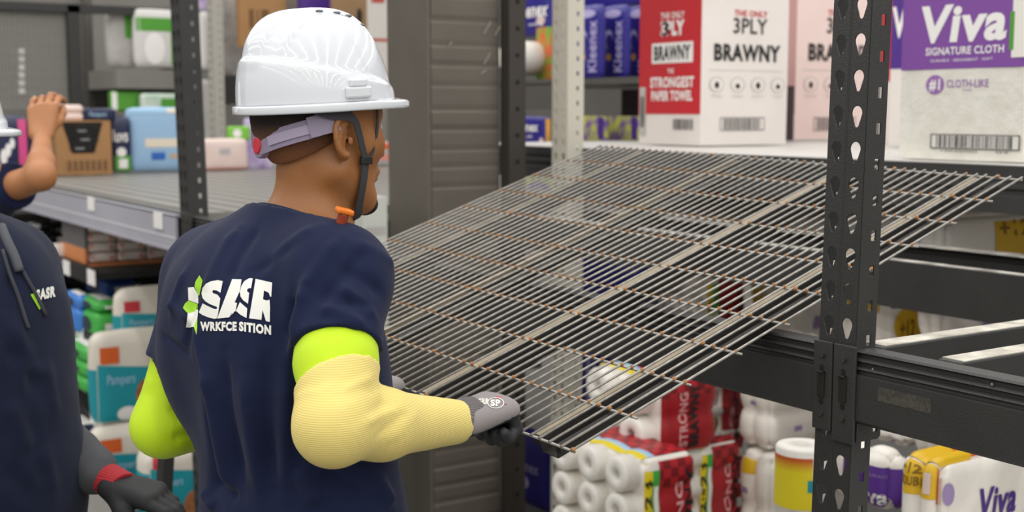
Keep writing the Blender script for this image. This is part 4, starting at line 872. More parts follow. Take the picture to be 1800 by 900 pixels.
def solid(prims, h, zf=None, pad=.02, cuts=(), lim=None):
    lo = np.min([p[0][1] for p in prims if not p[2]], 0) - pad; hi = np.max([p[0][2] for p in prims if not p[2]], 0) + pad
    if lim: lo = np.maximum(lo, lim[0]); hi = np.minimum(hi, lim[1])
    F = Field(lo, hi, h, zf)
    for pr, k, sub in prims: F.put(pr, k, bool(sub))
    for c in cuts: F.cut(*c)
    return F
def bvh_of(o): 
    me = o.data; return BVHTree.FromPolygons([v.co for v in me.vertices], [list(p.vertices) for p in me.polygons])
def hitter(person, o):
    b = bvh_of(o); c = person.inv @ EYE
    def hit(x, y):
        d = (person.inv @ P(x, y, 1)) - c; r = b.ray_cast(c, d.normalized()); return r[0], r[1]
    return hit
def folds(o, lines, person=None, noise_amp=0., nscale=14., stretch=(1, 1, 1), weight=None):
    """press cloth folds into a mesh; lines: (a, b, width, height) in local space"""
    me = o.data; n = len(me.vertices); co = np.empty(n * 3, np.float32); me.vertices.foreach_get('co', co); co = co.reshape(-1, 3).astype(float)
    no = np.empty(n * 3, np.float32); me.vertices.foreach_get('normal', no); no = no.reshape(-1, 3); D = np.zeros(n)
    for a, b, wd, am in lines:
        if a is None or b is None: continue
        a = np.array(a); b = np.array(b); ab = b - a; t = ((co - a) @ ab) / max(ab @ ab, 1e-9); tc = np.clip(t, 0, 1)
        ds = np.linalg.norm(co - a - tc[:, None] * ab, axis=1); D += am * np.exp(-(ds / wd) ** 2) * np.clip(np.sin(np.clip(tc, .04, .96) * math.pi) * 1.6, 0, 1)
    if noise_amp:
        for i in range(n):
            p = co[i]; D[i] += noise_amp * (noise.noise(Vector((p[0] * nscale * stretch[0], p[1] * nscale * stretch[1], p[2] * nscale * stretch[2]))) + .5 * noise.noise(Vector((p[0] * nscale * 2.3 * stretch[0] + 5, p[1] * nscale * 2.3 * stretch[1], p[2] * nscale * 2.3 * stretch[2])))) * (1 if weight is None else weight(p))
    co += no * D[:, None]; me.vertices.foreach_set('co', co.astype(np.float32).ravel()); me.update()
SKIN = mat('brown_skin', 'a56e3e', .48, 0, bump=(240, .25, .001), var=(26, '935f35', .3), sss=.06)
SKIN2 = mat('tan_skin', 'b98058', .5, 0, bump=(200, .2, .001), var=(20, 'a86f4a', .3), sss=.06)
HAIRF = None
HAIR = mat('short_black_hair', '1d1613', .85, 0, bump=(520, 1., .003), var=(300, '2c211b', .2)); BEARD = HAIR
TSH = mat('navy_cotton', '121a37', .85, 0, bump=(900, .25, .0006), var=(30, '161e3d', .3), sheen=.06, spec=.2)
LIMEF = mat('lime_stretch_fabric', 'bfe01c', .6, 0, bump=(700, .2, .0006), sheen=.1, spec=.3); KNIT = mat('yellow_rib_knit', 'e3cf7d', .85, 0, wave=(110, .22, .5, 'Z'), spec=.2, sheen=.1)
HELM = mat('white_glossy_plastic', 'dfe3e8', .13, 0, coat=.6); LAV = mat('lavender_plastic', '8f849a', .4); STRAP = mat('dark_grey_webbing', '3a3a3d', .7, 0, bump=(800, .4, .0006)); REDK = mat('red_knob_plastic', 'd02a3c', .4)
TROU = mat('dark_trousers', '23242a', .8); BOOT = mat('black_boot_leather', '15130f', .5)
def helmet(person, F, name='hard_hat', detail=True, A=.1155, Bw=.100, Hh=.133, zoff=.0, tilt=0):
    """hard hat in the head frame F: crown shell with ridge, rain gutter, brim with peak"""
    NT, NV = 180, 56; vs = []; fs = []
    zs0 = lambda c: .016 + .026 * (1 - c)          # height of the side seam: low in front, high behind
    def dome(th, k, inset=0.):
        t = k * math.pi / 2; rr = math.cos(t) ** .62; zz = Hh * math.sin(t) ** 1.08
        c, s_ = math.cos(th), math.sin(th); a = A - inset; b = Bw - inset
        x, y, z = a * rr * c - .006 * (zz / Hh) , b * rr * s_, zz - inset * .9 * (k)
        nrm = Vector((c / a * rr + 1e-4 * c, s_ / b * rr + 1e-4 * s_, (zz / Hh) ** 1.6 / Hh + 1e-4)).normalized()
        if inset == 0:
            add = 0.0
            e = abs(y) - .026; add += .005 / (1 + math.exp(max(-40, min(40, e / .0016)))) * min(1, max(0, (z - .05) / .04))          # centre ridge
            e = abs(y); add += .0025 * math.exp(-((e - .052) / .004) ** 2) * min(1, max(0, (z - .07) / .03))
            q = z - (zs0(c) if True else 0); add += .0040 / (1 + math.exp(max(-40, min(40, q / .0012))))                          # lower skirt stands proud
            x, y, z = Vector((x, y, z)) + nrm * add
        return Vector((x, y, z))
    rings = []
    def ring(f):
        k = len(vs); vs.extend([f(2 * math.pi * j / NT) for j in range(NT)]); rings.append(k)
    pk_ = lambda th: max(0., math.cos(th)) ** 1.6
    ext = lambda th: .007 + .020 * pk_(th); drop = lambda th: -.001 - .004 * pk_(th)
    def rim(th, e, z):
        c, s_ = math.cos(th), math.sin(th); return Vector(((A + .003 + ext(th) * e) * c, (Bw + .003 + ext(th) * e * .9) * s_, z + drop(th) * e))
    ring(lambda th: dome(th, 0.0, .006) + Vector((0, 0, -.002))); ring(lambda th: rim(th, .0, -.008)); ring(lambda th: rim(th, .9, -.0085)); ring(lambda th: rim(th, 1., -.006)); ring(lambda th: rim(th, 1., .001)); ring(lambda th: rim(th, .92, .003)); ring(lambda th: rim(th, .1, .004))
    for i in range(NV): ring(lambda th, i=i: dome(th, .012 + .986 * i / (NV - 1)))
    for r in range(len(rings) - 1):
        for j in range(NT): fs.append([rings[r] + j, rings[r] + (j + 1) % NT, rings[r + 1] + (j + 1) % NT, rings[r + 1] + j])
    fs.append([rings[-1] + j for j in range(NT)])
    k0 = len(rings); ring(lambda th: dome(th, .0, .006) + Vector((0, 0, -.002)))
    for i in range(1, 16): ring(lambda th, i=i: dome(th, i / 16, .006))
    for r in range(k0, len(rings) - 1):
        for j in range(NT): fs.append([rings[r] + (j + 1) % NT, rings[r] + j, rings[r + 1] + j, rings[r + 1] + (j + 1) % NT])
    fs.append([rings[-1] + j for j in range(NT)][::-1])
    M = F.mat() @ Matrix.Translation((0, 0, zoff)) @ Matrix.Rotation(math.radians(tilt), 4, 'Y')
    o = link(name, mesh(name, [M @ v for v in vs], fs, True), HELM, person.root)
    for s_ in ():
        pass
    dark = mat('vent_shadow', '6d7176', .8)
    if detail:
        for i in range(4): # vents along both sides of the crown ridge
            for s_ in (-1, 1):
                x = -.002 + .022 * i; best = min((dome(math.atan2(s_ * .034, x if abs(x) > 1e-3 else 1e-3), k / 60) for k in range(20, 60)), key=lambda v: abs(v.x - x) + abs(v.y - s_ * .036))
                c = best; m = MB(); ax = Vector((-c.x * .9, 0, -.12)).normalized()
                m.ball(M @ (c + Vector((0, 0, .001))), .0045, 10, 0, (1.5, .8, .5)); m.build('vent', dark, o, smooth=True)
        for s_ in (-1, 1): # accessory slot on each side
            m = MB(); y = s_ * (Bw + .003); m.box((-.012, y - .005, .024), (.016, y + .004, .034)); m.v = [M @ v for v in m.v]; m.build('accessory_slot', HELM, o, bevel=.002)
            m = MB().box((-.02, y - .006, .008), (.022, y + .002, .024)); m.v = [M @ v for v in m.v]; m.build('slot_base', HELM, o, bevel=.003)
    return o, M
def ribbon(pts, nrm, w_, th, m, name, par, M=None):
    """flat strap through points; nrm: outward direction per point"""
    mb = MB(); n = len(pts); vs = []
    for i in range(n):
        p = Vector(pts[i]); t = (Vector(pts[min(i + 1, n - 1)]) - Vector(pts[max(i - 1, 0)])).normalized(); nn = Vector(nrm[i]).normalized(); sd = t.cross(nn).normalized(); ww = w_[i] if isinstance(w_, (list, tuple)) else w_
        vs += [p - sd * ww / 2, p + sd * ww / 2, p + sd * ww / 2 + nn * th, p - sd * ww / 2 + nn * th]
    if M is not None: vs = [M @ v for v in vs]
    fs = []
    for i in range(n - 1):
        for j in range(4): fs.append([i * 4 + j, i * 4 + (j + 1) % 4, (i + 1) * 4 + (j + 1) % 4, (i + 1) * 4 + j])
    fs += [[3, 2, 1, 0], [(n - 1) * 4 + j for j in range(4)]]
    mb.add(vs, fs); return mb.build(name, m, par)
def smooth_path(pts, n=6):
    """Catmull-Rom through points"""
    P_ = [Vector(p) for p in pts]; out = []
    for i in range(len(P_) - 1):
        a, b, c, d = P_[max(i - 1, 0)], P_[i], P_[i + 1], P_[min(i + 2, len(P_) - 1)]
        for k in range(n):
            t = k / n; out.append(.5 * ((2 * b) + (c - a) * t + (2 * a - 5 * b + 4 * c - d) * t * t + (3 * b - a - 3 * c + d) * t ** 3))
    return out + [P_[-1]]
# ------------------------------------------------------------------ the man in the white hard hat
def heading(deg): a = math.radians(deg); return RT * math.cos(a) + FH * math.sin(a)
man = Person('person', 'man from behind in white hard hat, navy t-shirt and bright sleeves gripping the wire deck', P(512, 700, 1.88), heading(41))
J = {'shR': man.J(594, 490, 1.765), 'elR': man.J(588, 748, 1.635), 'wrR': man.J(804, 741, 1.84), 'shL': man.J(374, 488, 2.02), 'elL': man.J(288, 748, 2.0), 'neck': man.J(538, 352, 1.885)}
hd = man.dirL(heading(42)); HF = Frame(man.J(557, 236, 1.875), hd + np.array([0, 0, -.02]), (0, 0, 1))
J['hip'] = man.J(527, 700, 1.88); J['hip'][2] = .97; J['hip'][1] *= 1
edge = lambda s: A0 + E1 * s
J['wrL'] = man.L(edge(.50) + Vector((0, 0, .0)) - FH * .10 - RT * .06)
kn = man.L(P(902, 704, 1.95)); wr = J['wrR']
HR = Frame(wr + (kn - wr) * .08, kn - wr, man.dirL(UP * .9 - FH * .25 - RT * .05))
HL = Frame(J['wrL'], man.dirL(FH * .8 + RT * .5), (0, 0, 1))
neck = [(cap(HF.p(-.008, 0, -.04), J['neck'] + np.array([.014, 0, -.06]), .052, .060), .03, 0)]
curlR = [(58, 92, 62), (62, 96, 62), (64, 96, 62), (64, 92, 60)]
bp = torso_prims(J, -.008) + arm_prims(J['shR'], J['elR'], J['wrR'], -.006) + arm_prims(J['shL'], J['elL'], J['wrL'], -.006) + neck + head_prims(HF) + legs_prims(J, -.006) \
    + hand_prims(HR, 1, curlR, .97) + hand_prims(HL, -1, curlR, .97)
body = link('body', solid(bp, .0045, (1.48, .0022)).mesh('body'), SKIN, man.root)
def eyeball(person, F, s_):
    e = MB().ball(F.p(.0815, s_ * .032, .011), .0112, 14).build('eye', mat('eye_white', 'cfc9c0', .2), person.root, smooth=True)
    MB().ball(F.p(.0885, s_ * .0325, .011), .0052, 12).build('iris', mat('dark_brown_iris', '2a1a12', .15), e, smooth=True)
# hair cap and goatee
hp = [(ell(HF.p(-.007, 0, .042), (.0955, .0785, .0905), HF.M), .01, 0), (cap(HF.p(-.022, 0, -.005), HF.p(-.022, 0, -.058), .064, .046), .03, 0)]
hf = solid(hp, .0028); q0 = HF.p(.012, 0, 0)
hf.cut(HF.p(.016, 0, .0), HF.x - HF.z * .1); n_ = -HF.z + HF.x * .6; n_ = n_ / np.linalg.norm(n_); c_ = HF.p(-.07, 0, -.052)
sl, X, Y, Z = hf.win([a[0] - 1 for a in hf.ax], [a[-1] + 1 for a in hf.ax]); pl = ((X - c_[0]) * n_[0] + (Y - c_[1]) * n_[1] + (Z - c_[2]) * n_[2]); k_ = .05
h_ = np.maximum(k_ - np.abs(hf.d[sl] - pl), 0) / k_; hf.d[sl] = (np.maximum(hf.d[sl], pl) + h_ * h_ * k_ * .25 * .5).astype(np.float32); 
FADE = mat('faded_cropped_hair', '1d1613', .85, 0, bump=(520, 1., .003), var=(300, '2c211b', .2))
nt = FADE.node_tree; tc = nt.nodes.new('ShaderNodeTexCoord'); sx_ = nt.nodes.new('ShaderNodeSeparateXYZ'); mr = nt.nodes.new('ShaderNodeMapRange'); mx = nt.nodes.new('ShaderNodeMix'); mx.data_type = 'RGBA'
mr.inputs[1].default_value = HF.p(-.07, 0, -.034)[2]; mr.inputs[2].default_value = HF.p(-.07, 0, .014)[2]
pb = nt.nodes['Principled BSDF']; src = pb.inputs['Base Color'].links[0].from_socket
nt.links.new(tc.outputs['Object'], sx_.inputs[0]); nt.links.new(sx_.outputs['Z'], mr.inputs[0]); nt.links.new(mr.outputs[0], mx.inputs['Factor'])
mx.inputs['A'].default_value = hexlin('8f5c38'); nt.links.new(src, mx.inputs['B']); nt.links.new(mx.outputs['Result'], pb.inputs['Base Color'])
hair = link('hair', hf.mesh('hair'), FADE, man.root)
mb = MB(); 
gf = solid([(ell(HF.p(.083, 0, -.104), (.0185, .029, .018), HF.M), .01, 0)], .002); link('goatee', gf.mesh('goatee'), BEARD, man.root)
for s_ in (-1, 1):
    eyeball(man, HF, s_)
    ribbon([HF.p(.098 - .012 * abs(t - .2) - .01 * t * t, s_ * (.012 + .034 * t), .031 + .006 * math.sin(t * 3)) for t in (0, .25, .5, .75, 1)], [HF.x] * 5, [.005, .007, .007, .006, .002], .0015, HAIR, 'eyebrow', man.root)
# hard hat
hat, HM = helmet(man, HF, zoff=.044, tilt=-4.5)
def oncrown(ang, z, r=1.0, dx=0.): return HF.p(-.006 + dx + .095 * r * math.cos(math.radians(ang)), -.0805 * r * math.sin(math.radians(ang)), z)
def nrm_(ang): return HF.M @ np.array([math.cos(math.radians(ang)), -math.sin(math.radians(ang)), 0])
angs = list(range(100, 261, 8)); 
def zband(a): t = abs(a - 180) / 118; return -.016 + .052 * min(1, t ** 1.1)
brad = lambda a: 1.035 - .15 * max(0, 1 - abs(a - 180) / 75)
ribbon([oncrown(a, zband(a), brad(a)) for a in angs], [nrm_(a) for a in angs], [.02 if abs(a - 180) > 70 else .027 for a in angs], .003, LAV, 'ratchet_band', hat)
ga = list(range(120, 166, 5)); ribbon([oncrown(a, zband(a), brad(a) + .027) for a in ga], [nrm_(a) for a in ga], .013, .0028, mat('pale_lavender_plastic', 'a79cb2', .35), 'band_slide', hat)
kc = Vector(oncrown(190, zband(190) - .004, .87)); kx = Vector(nrm_(186)); MB().tube([kc - kx * .008, kc + kx * .004], .019, 20).build('ratchet_housing', LAV, hat, smooth=False, bevel=.002); MB().tube([kc + kx * .003, kc + kx * .007], .0125, 18).build('ratchet_knob', REDK, hat, bevel=.002)
# temple tab, straps
ta = list(range(98, 124, 5)); ribbon([oncrown(a, zband(a) + .002, 1.045) for a in ta], [nrm_(a) for a in ta], .029, .003, LAV, 'temple_tab', hat)
R_ = -1
def sp(x, y, z): return HF.p(x, -y, z)
st = smooth_path([sp(-.080, .071, .050), sp(-.058, .081, .038), sp(-.035, .087, .0315), sp(-.012, .0895, .028), sp(.004, .0885, .021), sp(.014, .085, .004), sp(.024, .080, -.018), sp(.034, .074, -.036)])
ribbon(st, [Vector(HF.M @ np.array([.15, -1, .0]))] * len(st), [.019] * 14 + [.019 - .008 * min(1, i / 9) for i in range(len(st) - 14)], .0016, STRAP, 'rear_chin_strap', hat)
st = smooth_path([sp(.058, .068, .045), sp(.058, .069, .01), sp(.052, .069, -.02), sp(.04, .072, -.036)]); ribbon(st, [Vector(HF.M @ np.array([.3, -1, .0]))] * len(st), .005, .0012, STRAP, 'front_chin_strap', hat)
st = smooth_path([sp(.035, .073, -.034), sp(.034, .068, -.07), sp(.036, .056, -.1), sp(.046, .035, -.122), sp(.052, 0, -.128), sp(.046, -.035, -.122), sp(.036, -.056, -.1), sp(.03, -.07, -.06), sp(.02, -.08, .0), sp(.01, -.083, .04)])
ribbon(st, [Vector(HF.M @ np.array([.25, -math.cos(math.pi * min(1, i / len(st) * 1.15)), -math.sin(math.pi * i / len(st)) * .7])) for i in range(len(st))], .014, .0018, STRAP, 'chin_strap', hat)
MB().box((-.010, -.003, -.006), (.010, .003, .006)).build('strap_buckle', mat('black_plastic', '18181a', .35), hat, loc=Vector(sp(.035, .0745, -.036)), bevel=.0015)
# t-shirt
hemR = J['shR'] + (J['elR'] - J['shR']) * .50; hemL = J['shL'] + (J['elL'] - J['shL']) * .60
uR = (J['elR'] - J['shR']); uR /= np.linalg.norm(uR); uL = (J['elL'] - J['shL']); uL /= np.linalg.norm(uL)
def shirt_arm(sh, hem, u): return solid([(cap(sh - u * .0, hem + u * .0, .0655, .0625), .03, 0), (cap(hem, hem + u * .08, .0625, .061), .02, 0)], .0042)
tp = torso_prims(J, .012) + [(cap(J['shR'] * .9 + J['shL'] * .1, J['shR'], .056, .058), .04, 0), (cap(J['shL'] * .9 + J['shR'] * .1, J['shL'], .062, .064), .05, 0)]
tp.append((cap(np.array([J['hip'][0] - .03, J['hip'][1], 1.32]), np.array([J['hip'][0] - .008, J['hip'][1], .98]), .11, .13, (1, 0, 0), .82), .06, 0))
tp += [(cap(J['shR'], hemR + uR * .1, .0625, .0605), .03, 0), (cap(J['shL'], hemL + uL * .1, .063, .0605), .035, 0)]
sf = solid(tp, .0044, (.9, .0044))
big = .16
def armcut(F_, hem, u, extra=.12):
    """open the sleeve end square to the arm without touching the trunk"""
    q = hem + u * .09; lo = q - .105; hi = q + .105; sl, X, Y, Z = F_.win(lo, hi)
    pl = ((X - hem[0]) * u[0] + (Y - hem[1]) * u[1] + (Z - hem[2]) * u[2])
    rad = cap(hem - u * .05, hem + u * .2, .082)[0](X, Y, Z)
    ing = np.maximum(-pl, rad); F_.d[sl] = np.maximum(F_.d[sl], -ing.astype(np.float32))
tp_t = tp[:-2]
sf = solid(tp_t, .0044, None); 
lo = np.minimum(sf.ax[0][0], 0)
Fr = Field([min(sf.ax[0][0], *(q[0] - .1 for q in (hemR, hemL))), min(sf.ax[1][0], hemR[1] - .12), .88], [sf.ax[0][-1], max(sf.ax[1][-1], hemL[1] + .12), sf.ax[2][-1]], .0044)
for pr, k, sub in tp_t: Fr.put(pr, k)
arms = Field([a[0] for a in Fr.ax], [a[-1] - 1e-6 for a in Fr.ax], .0044); arms.ax = Fr.ax; arms.d = np.full(Fr.d.shape, .08, np.float32)
for pr, k, sub in tp[-2:]: arms.put(pr, k)
for hem, u in ((hemR, uR), (hemL, uL)): arms.cut(hem, u, hem - .16, hem + .16)
k = .03; h_ = np.maximum(k - np.abs(Fr.d - arms.d), 0) / k; Fr.d = np.minimum(Fr.d, arms.d) - h_ * h_ * k * .25
Fr.put(cap(HF.p(-.02, 0, -.06), J['neck'] + np.array([-.003, 0, -.045]), .063, .069), .004, True)
nb = J['neck']; Fr.cut(nb + np.array([-.07, 0, -.004]), (-.0 + .42, 0, 1.), nb - .17, nb + .17)
Fr.cut((0, 0, .90), (0, 0, -1))
shirt = link('t_shirt', Fr.mesh('t_shirt'), TSH, man.root)
hit = hitter(man, shirt)
fl = []
def F2(x0, y0, x1, y1, w_, a_):
    p, q = hit(x0, y0)[0], hit(x1, y1)[0]
    if p is not None and q is not None: fl.append((p, q, w_, a_ * 2.1))
for x0, y0, x1, y1, w_, a_ in (
    (420, 400, 360, 520, .010, .0035), (455, 395, 400, 500, .009, -.003), (560, 400, 470, 470, .011, .003), (600, 420, 530, 520, .010, .004), (640, 440, 560, 540, .009, -.0035), (520, 430, 440, 480, .009, -.0025),
    (330, 470, 300, 560, .009, .003), (350, 500, 330, 620, .008, -.004), (345, 560, 380, 700, .012, .005), (370, 640, 400, 880, .014, .006), (395, 620, 425, 870, .010, -.005), (430, 640, 455, 880, .013, .005), (470, 600, 480, 860, .012, -.005), (500, 640, 500, 870, .012, .006), (365, 700, 372, 890, .010, -.004),
    (520, 520, 505, 600, .010, -.006), (540, 500, 520, 600, .009, .005), (560, 540, 640, 575, .008, .004), (560, 560, 650, 590, .007, -.003), (590, 500, 660, 560, .009, .004), (600, 470, 670, 520, .010, -.004), (650, 450, 685, 540, .009, .003), (620, 430, 690, 470, .009, .0035), (600, 530, 655, 545, .007, -.003),
    (690, 520, 705, 620, .010, .005), (680, 600, 700, 680, .010, -.005), (670, 560, 695, 640, .008, .004), (660, 840, 690, 890, .012, .005), (560, 830, 640, 880, .012, -.005), (520, 820, 560, 890, .012, .005),
    (275, 560, 330, 600, .008, .003), (280, 585, 335, 625, .007, -.003), (300, 530, 340, 570, .008, .003), (440, 360, 520, 350, .008, .002), (372, 840, 420, 880, .012, -.006), (362, 860, 380, 895, .010, .006)):
    F2(x0, y0, x1, y1, w_, a_)
folds(shirt, fl, noise_amp=.0026, nscale=9, stretch=(1, 1, .5))
hit = hitter(man, shirt)
# collar rib
cp = []
for i in range(24):
    a = 2 * math.pi * i / 24; ax = (J['neck'] - HF.p(-.02, 0, -.06)); c0 = nb + np.array([-.003, 0, -.006]); x = .067 * math.cos(a); y = .067 * math.sin(a)
    cp.append(Vector((c0[0] + x, c0[1] + y, c0[2] - .0 - .42 * (x + .067) + .0)))
cp.append(cp[0]); MB().tube(cp, .0062, 8, cap=False).build('collar', TSH, shirt, smooth=True)
# printed logo on the back, laid on the cloth
LOGO = mat('white_shirt_print', 'e9e9e2', .6); LGRN = mat('lime_shirt_print', '9ed62a', .6)
def subdivide_poly(pts, tri=None, size=6.):
    bm = bmesh.new(); vs = [bm.verts.new((x, y, 0)) for x, y in pts]; bm.faces.new(vs); bmesh.ops.triangulate(bm, faces=bm.faces[:])
    for _ in range(5):
        es = [e for e in bm.edges if e.calc_length() > size]
        if not es: break
        bmesh.ops.subdivide_edges(bm, edges=es, cuts=1); bmesh.ops.triangulate(bm, faces=bm.faces[:])
    bm.verts.index_update(); r = [tuple(v.co[:2]) for v in bm.verts], [[v.index for v in f.verts] for f in bm.faces]; bm.free(); return r
def decal(hitf, shapes, m, name, par, off=.0012):
    V, Fc = [], []
    for vs, fs in shapes:
        k = len(V); ok = True; tmp = []
        for x, y in vs:
            p, n = hitf(x, y)
            if p is None: ok = False; break
            tmp.append(p + n * off)
        if not ok: continue
        V += tmp; Fc += [[i + k for i in f] for f in fs]
    return link(name, mesh(name, V, Fc, True), m, par)
Z_ = lambda pts: [(300 + x / 6, 460 + y / 6) for x, y in pts]
S1 = [(555, 208), (500, 198), (430, 208), (380, 232), (345, 280), (333, 335), (345, 385), (375, 420), (420, 448), (470, 468), (495, 478), (498, 495), (480, 502), (455, 495), (400, 470), (345, 440), (305, 535), (340, 562), (410, 590), (470, 603), (492, 598), (505, 560), (530, 390), (500, 350), (455, 335), (445, 318), (455, 300), (490, 305), (532, 330)]
A1 = [(655, 188), (752, 190), (735, 310), (680, 430), (705, 438), (690, 525), (640, 528), (620, 588), (497, 600)]
S2 = [(870, 180), (830, 180), (780, 210), (750, 260), (735, 320), (742, 370), (770, 410), (820, 445), (832, 330), (812, 318), (812, 295), (828, 282), (852, 282)]
S2b = [(735, 428), (695, 520), (740, 560), (805, 595), (812, 495)]
R1 = [(900, 185), (832, 598), (960, 615), (972, 510), (1008, 628), (1048, 636), (1052, 480), (1046, 400), (1022, 412), (978, 400), (988, 306), (1040, 330), (1052, 370), (1066, 372), (1076, 222)]
R2 = [(1046, 400), (1066, 372), (1052, 370), (1045, 392)]
wst = [[(190, 275), (250, 268), (298, 345), (300, 445), (195, 405)], [(185, 545), (298, 508), (290, 590), (250, 690), (168, 690)]]
gst = [[(310, 145), (345, 200), (330, 270), (310, 360), (298, 350), (258, 262), (270, 210)], [(195, 410), (292, 448), (292, 510), (188, 552), (135, 490), (160, 440)], [(290, 590), (285, 700), (277, 775), (250, 688)]]
lt = [subdivide_poly(Z_(p)) for p in (S1, A1, S2, S2b, R1)]
def words_px(string, box, bold=.03, size=5., shear=0, slope=0.):
    tv, fs, _ = text_mesh(string, bold, shear); x0, y0, x1, y1 = box
    return [(x0 + (x1 - x0) * u, y1 - (y1 - y0) * v + slope * u) for u, v in tv], fs
lt.append(words_px('WRKFCE', (353, 565.5, 417, 582), .055)); lt.append(words_px('SITION', (421, 565, 477, 582), .055, slope=7))
decal(hit, lt + [subdivide_poly(Z_(p)) for p in wst], LOGO, 'logo_print', shirt); decal(hit, [subdivide_poly(Z_(p)) for p in gst], LGRN, 'logo_print', shirt)
# trousers and boots (below the frame)
link('trousers', solid(legs_prims(J, .008)[0:2] + legs_prims(J, .008)[3:5] + [(ell(J['hip'] + np.array([0, 0, -.05]), (.135, .18, .16)), .04, 0)], .009, cuts=[((0, 0, 1.02), (0, 0, 1))]).mesh('trousers'), TROU, man.root)
def boots(person, JJ, n='boot'):
    for s_ in (0, 3):
        pr = legs_prims(JJ, .006)[s_ + 2][0]; L_ = legs_prims(JJ, .006); an = None
        y = JJ['hip'][1] + (-1 if s_ == 0 else 1) * .103; x = JJ['hip'][0] - .02
        link(n, solid([(cap((x - .02, y, .055), (x + .16, y, .042), .048, .042), .03, 0), (cap((x, y, .06), (x, y, .2), .052, .054), .03, 0)], .007, cuts=[((0, 0, .001), (0, 0, -1))]).mesh(n), BOOT, person.root)
boots(man, J)
# lime sleeves
ls = link('arm_sleeve', solid([(cap(hemL - uL * .07, J['elL'], .0545, .047), .02, 0)] + [(cap(J['elL'], J['elL'] + (J['wrL'] - J['elL']) * .3, .048, .048), .02, 0), (cap(J['elL'] + (J['wrL'] - J['elL']) * .3, J['wrL'], .05, .034), .02, 0)], .0042).mesh('arm_sleeve'), LIMEF, man.root); ls['label'] = 'lime sleeve on the left arm'
h2 = hitter(man, ls); fl = []
for x0, y0, x1, y1, w_, a_ in ((262, 640, 345, 670, .007, .003), (250, 660, 300, 690, .006, -.003), (262, 670, 340, 690, .006, .0028), (255, 690, 335, 715, .007, -.0025), (300, 700, 350, 690, .006, .003), (290, 720, 352, 725, .007, -.003), (310, 745, 355, 740, .007, .003), (280, 660, 330, 705, .006, .002), (300, 770, 350, 760, .008, -.003)):
    p, q = h2(x0, y0)[0], h2(x1, y1)[0]; fl.append((p, q, w_, a_ * 1.5))
folds(ls, fl, noise_amp=.0012, nscale=14)
yst = J['shR'] + (J['elR'] - J['shR']) * .68
rs = link('arm_sleeve', solid([(cap(hemR - uR * .06, hemR, .05, .0545), .0, 0), (cap(hemR, hemR + (yst - hemR) * .55, .0545, .056), .004, 0), (cap(hemR + (yst - hemR) * .55, yst + uR * .03, .056, .046), .004, 0)], .004).mesh('arm_sleeve'), LIMEF, man.root); rs['label'] = 'lime sleeve band on the right arm'
h2 = hitter(man, rs); fl = []
for x0, y0, x1, y1, w_, a_ in ((508, 605, 655, 600, .006, .0035), (508, 622, 600, 612, .005, -.003), (510, 640, 640, 618, .006, .0035), (515, 655, 600, 640, .005, -.003), (570, 630, 660, 640, .006, .003), (512, 668, 570, 655, .006, .003), (600, 655, 660, 650, .005, -.002)):
    p, q = h2(x0, y0)[0], h2(x1, y1)[0]; fl.append((p, q, w_, a_ * 1.3))
folds(rs, fl, noise_amp=.0016, nscale=12)
# yellow knitted sleeve
fm = J['elR'] + (J['wrR'] - J['elR']) * .35; uF = (J['wrR'] - J['elR']); uF /= np.linalg.norm(uF)
ys = solid([(cap(yst - uR * .02, J['elR'], .0595, .047), .015, 0), (cap(J['elR'], fm, .0465, .0455), .02, 0), (cap(fm, J['wrR'] + uF * .03, .0455, .029), .02, 0), (ell(J['elR'] + uR * .004 - uF * .006, (.0435, .0435, .0435)), .02, 0)], .004)
ys.cut(yst + uR * .005, -uR - np.array(man.dirL(RT)) * .34, yst - .09, yst + .09); ys.cut(J['wrR'] + uF * .002, uF, J['wrR'] - .08, J['wrR'] + .08)
yo = link('cut_sleeve', ys.mesh('cut_sleeve'), KNIT, man.root); h2 = hitter(man, yo); fl = []
for x0, y0, x1, y1, w_, a_ in ((560, 690, 650, 670, .006, .003), (575, 705, 660, 690, .006, -.003), (600, 720, 670, 690, .006, .0035), (610, 745, 690, 705, .007, -.0025), (640, 745, 700, 715, .006, .003), (660, 770, 720, 720, .006, -.0025), (680, 775, 735, 722, .006, .0025), (520, 700, 560, 690, .006, .002), (600, 690, 655, 660, .005, .003)):
    p, q = h2(x0, y0)[0], h2(x1, y1)[0]; fl.append((p, q, w_, a_))
folds(yo, fl, noise_amp=.0012, nscale=14)
# gloves
GLV = mat('grey_knit_glove', '8b8585', .85, 0, bump=(600, .4, .0008)); GLB = mat('black_palm_coating', '2e2f31', .6, 0, bump=(300, .5, .001)); CUF = mat('grey_rib_cuff', '6f6a6b', .85, 0, wave=(120, .8, .1, 'Y'))
def glove(person, F, thumb, curls, cuffm, upm, lowm, wr, fore, back=.02):
    pr = hand_prims(F, thumb, curls, .99, .0022); me = solid(pr, .0024).mesh('glove'); o = link('glove', me, [upm, lowm], person.root)
    for p in me.polygons:
        c = np.array(p.center) - F.o; x, z = c @ F.x, c @ F.z; p.material_index = 1 if z < (-.013 + .16 * max(0, x - .015) if x < .09 else -.001 - .2 * (x - .09)) else 0
    if upm is lowm: pass
    u = fore / np.linalg.norm(fore); a = wr - u * back; b = F.p(.022, 0, 0)
    cf = solid([(cap(a, b, .0315, .0325, F.z, .9), .01, 0)], .003); cf.cut(b - u * .002, u); cf.cut(a + u * .002, -u)
    co = link('cuff', cf.mesh('cuff'), cuffm, o); return o
gR = glove(man, HR, 1, curlR, CUF, GLV, GLB, J['wrR'] + uF * .005, uF)
h2 = hitter(man, gR)
WHP = mat('white_glove_print', 'dedbd3', .7)
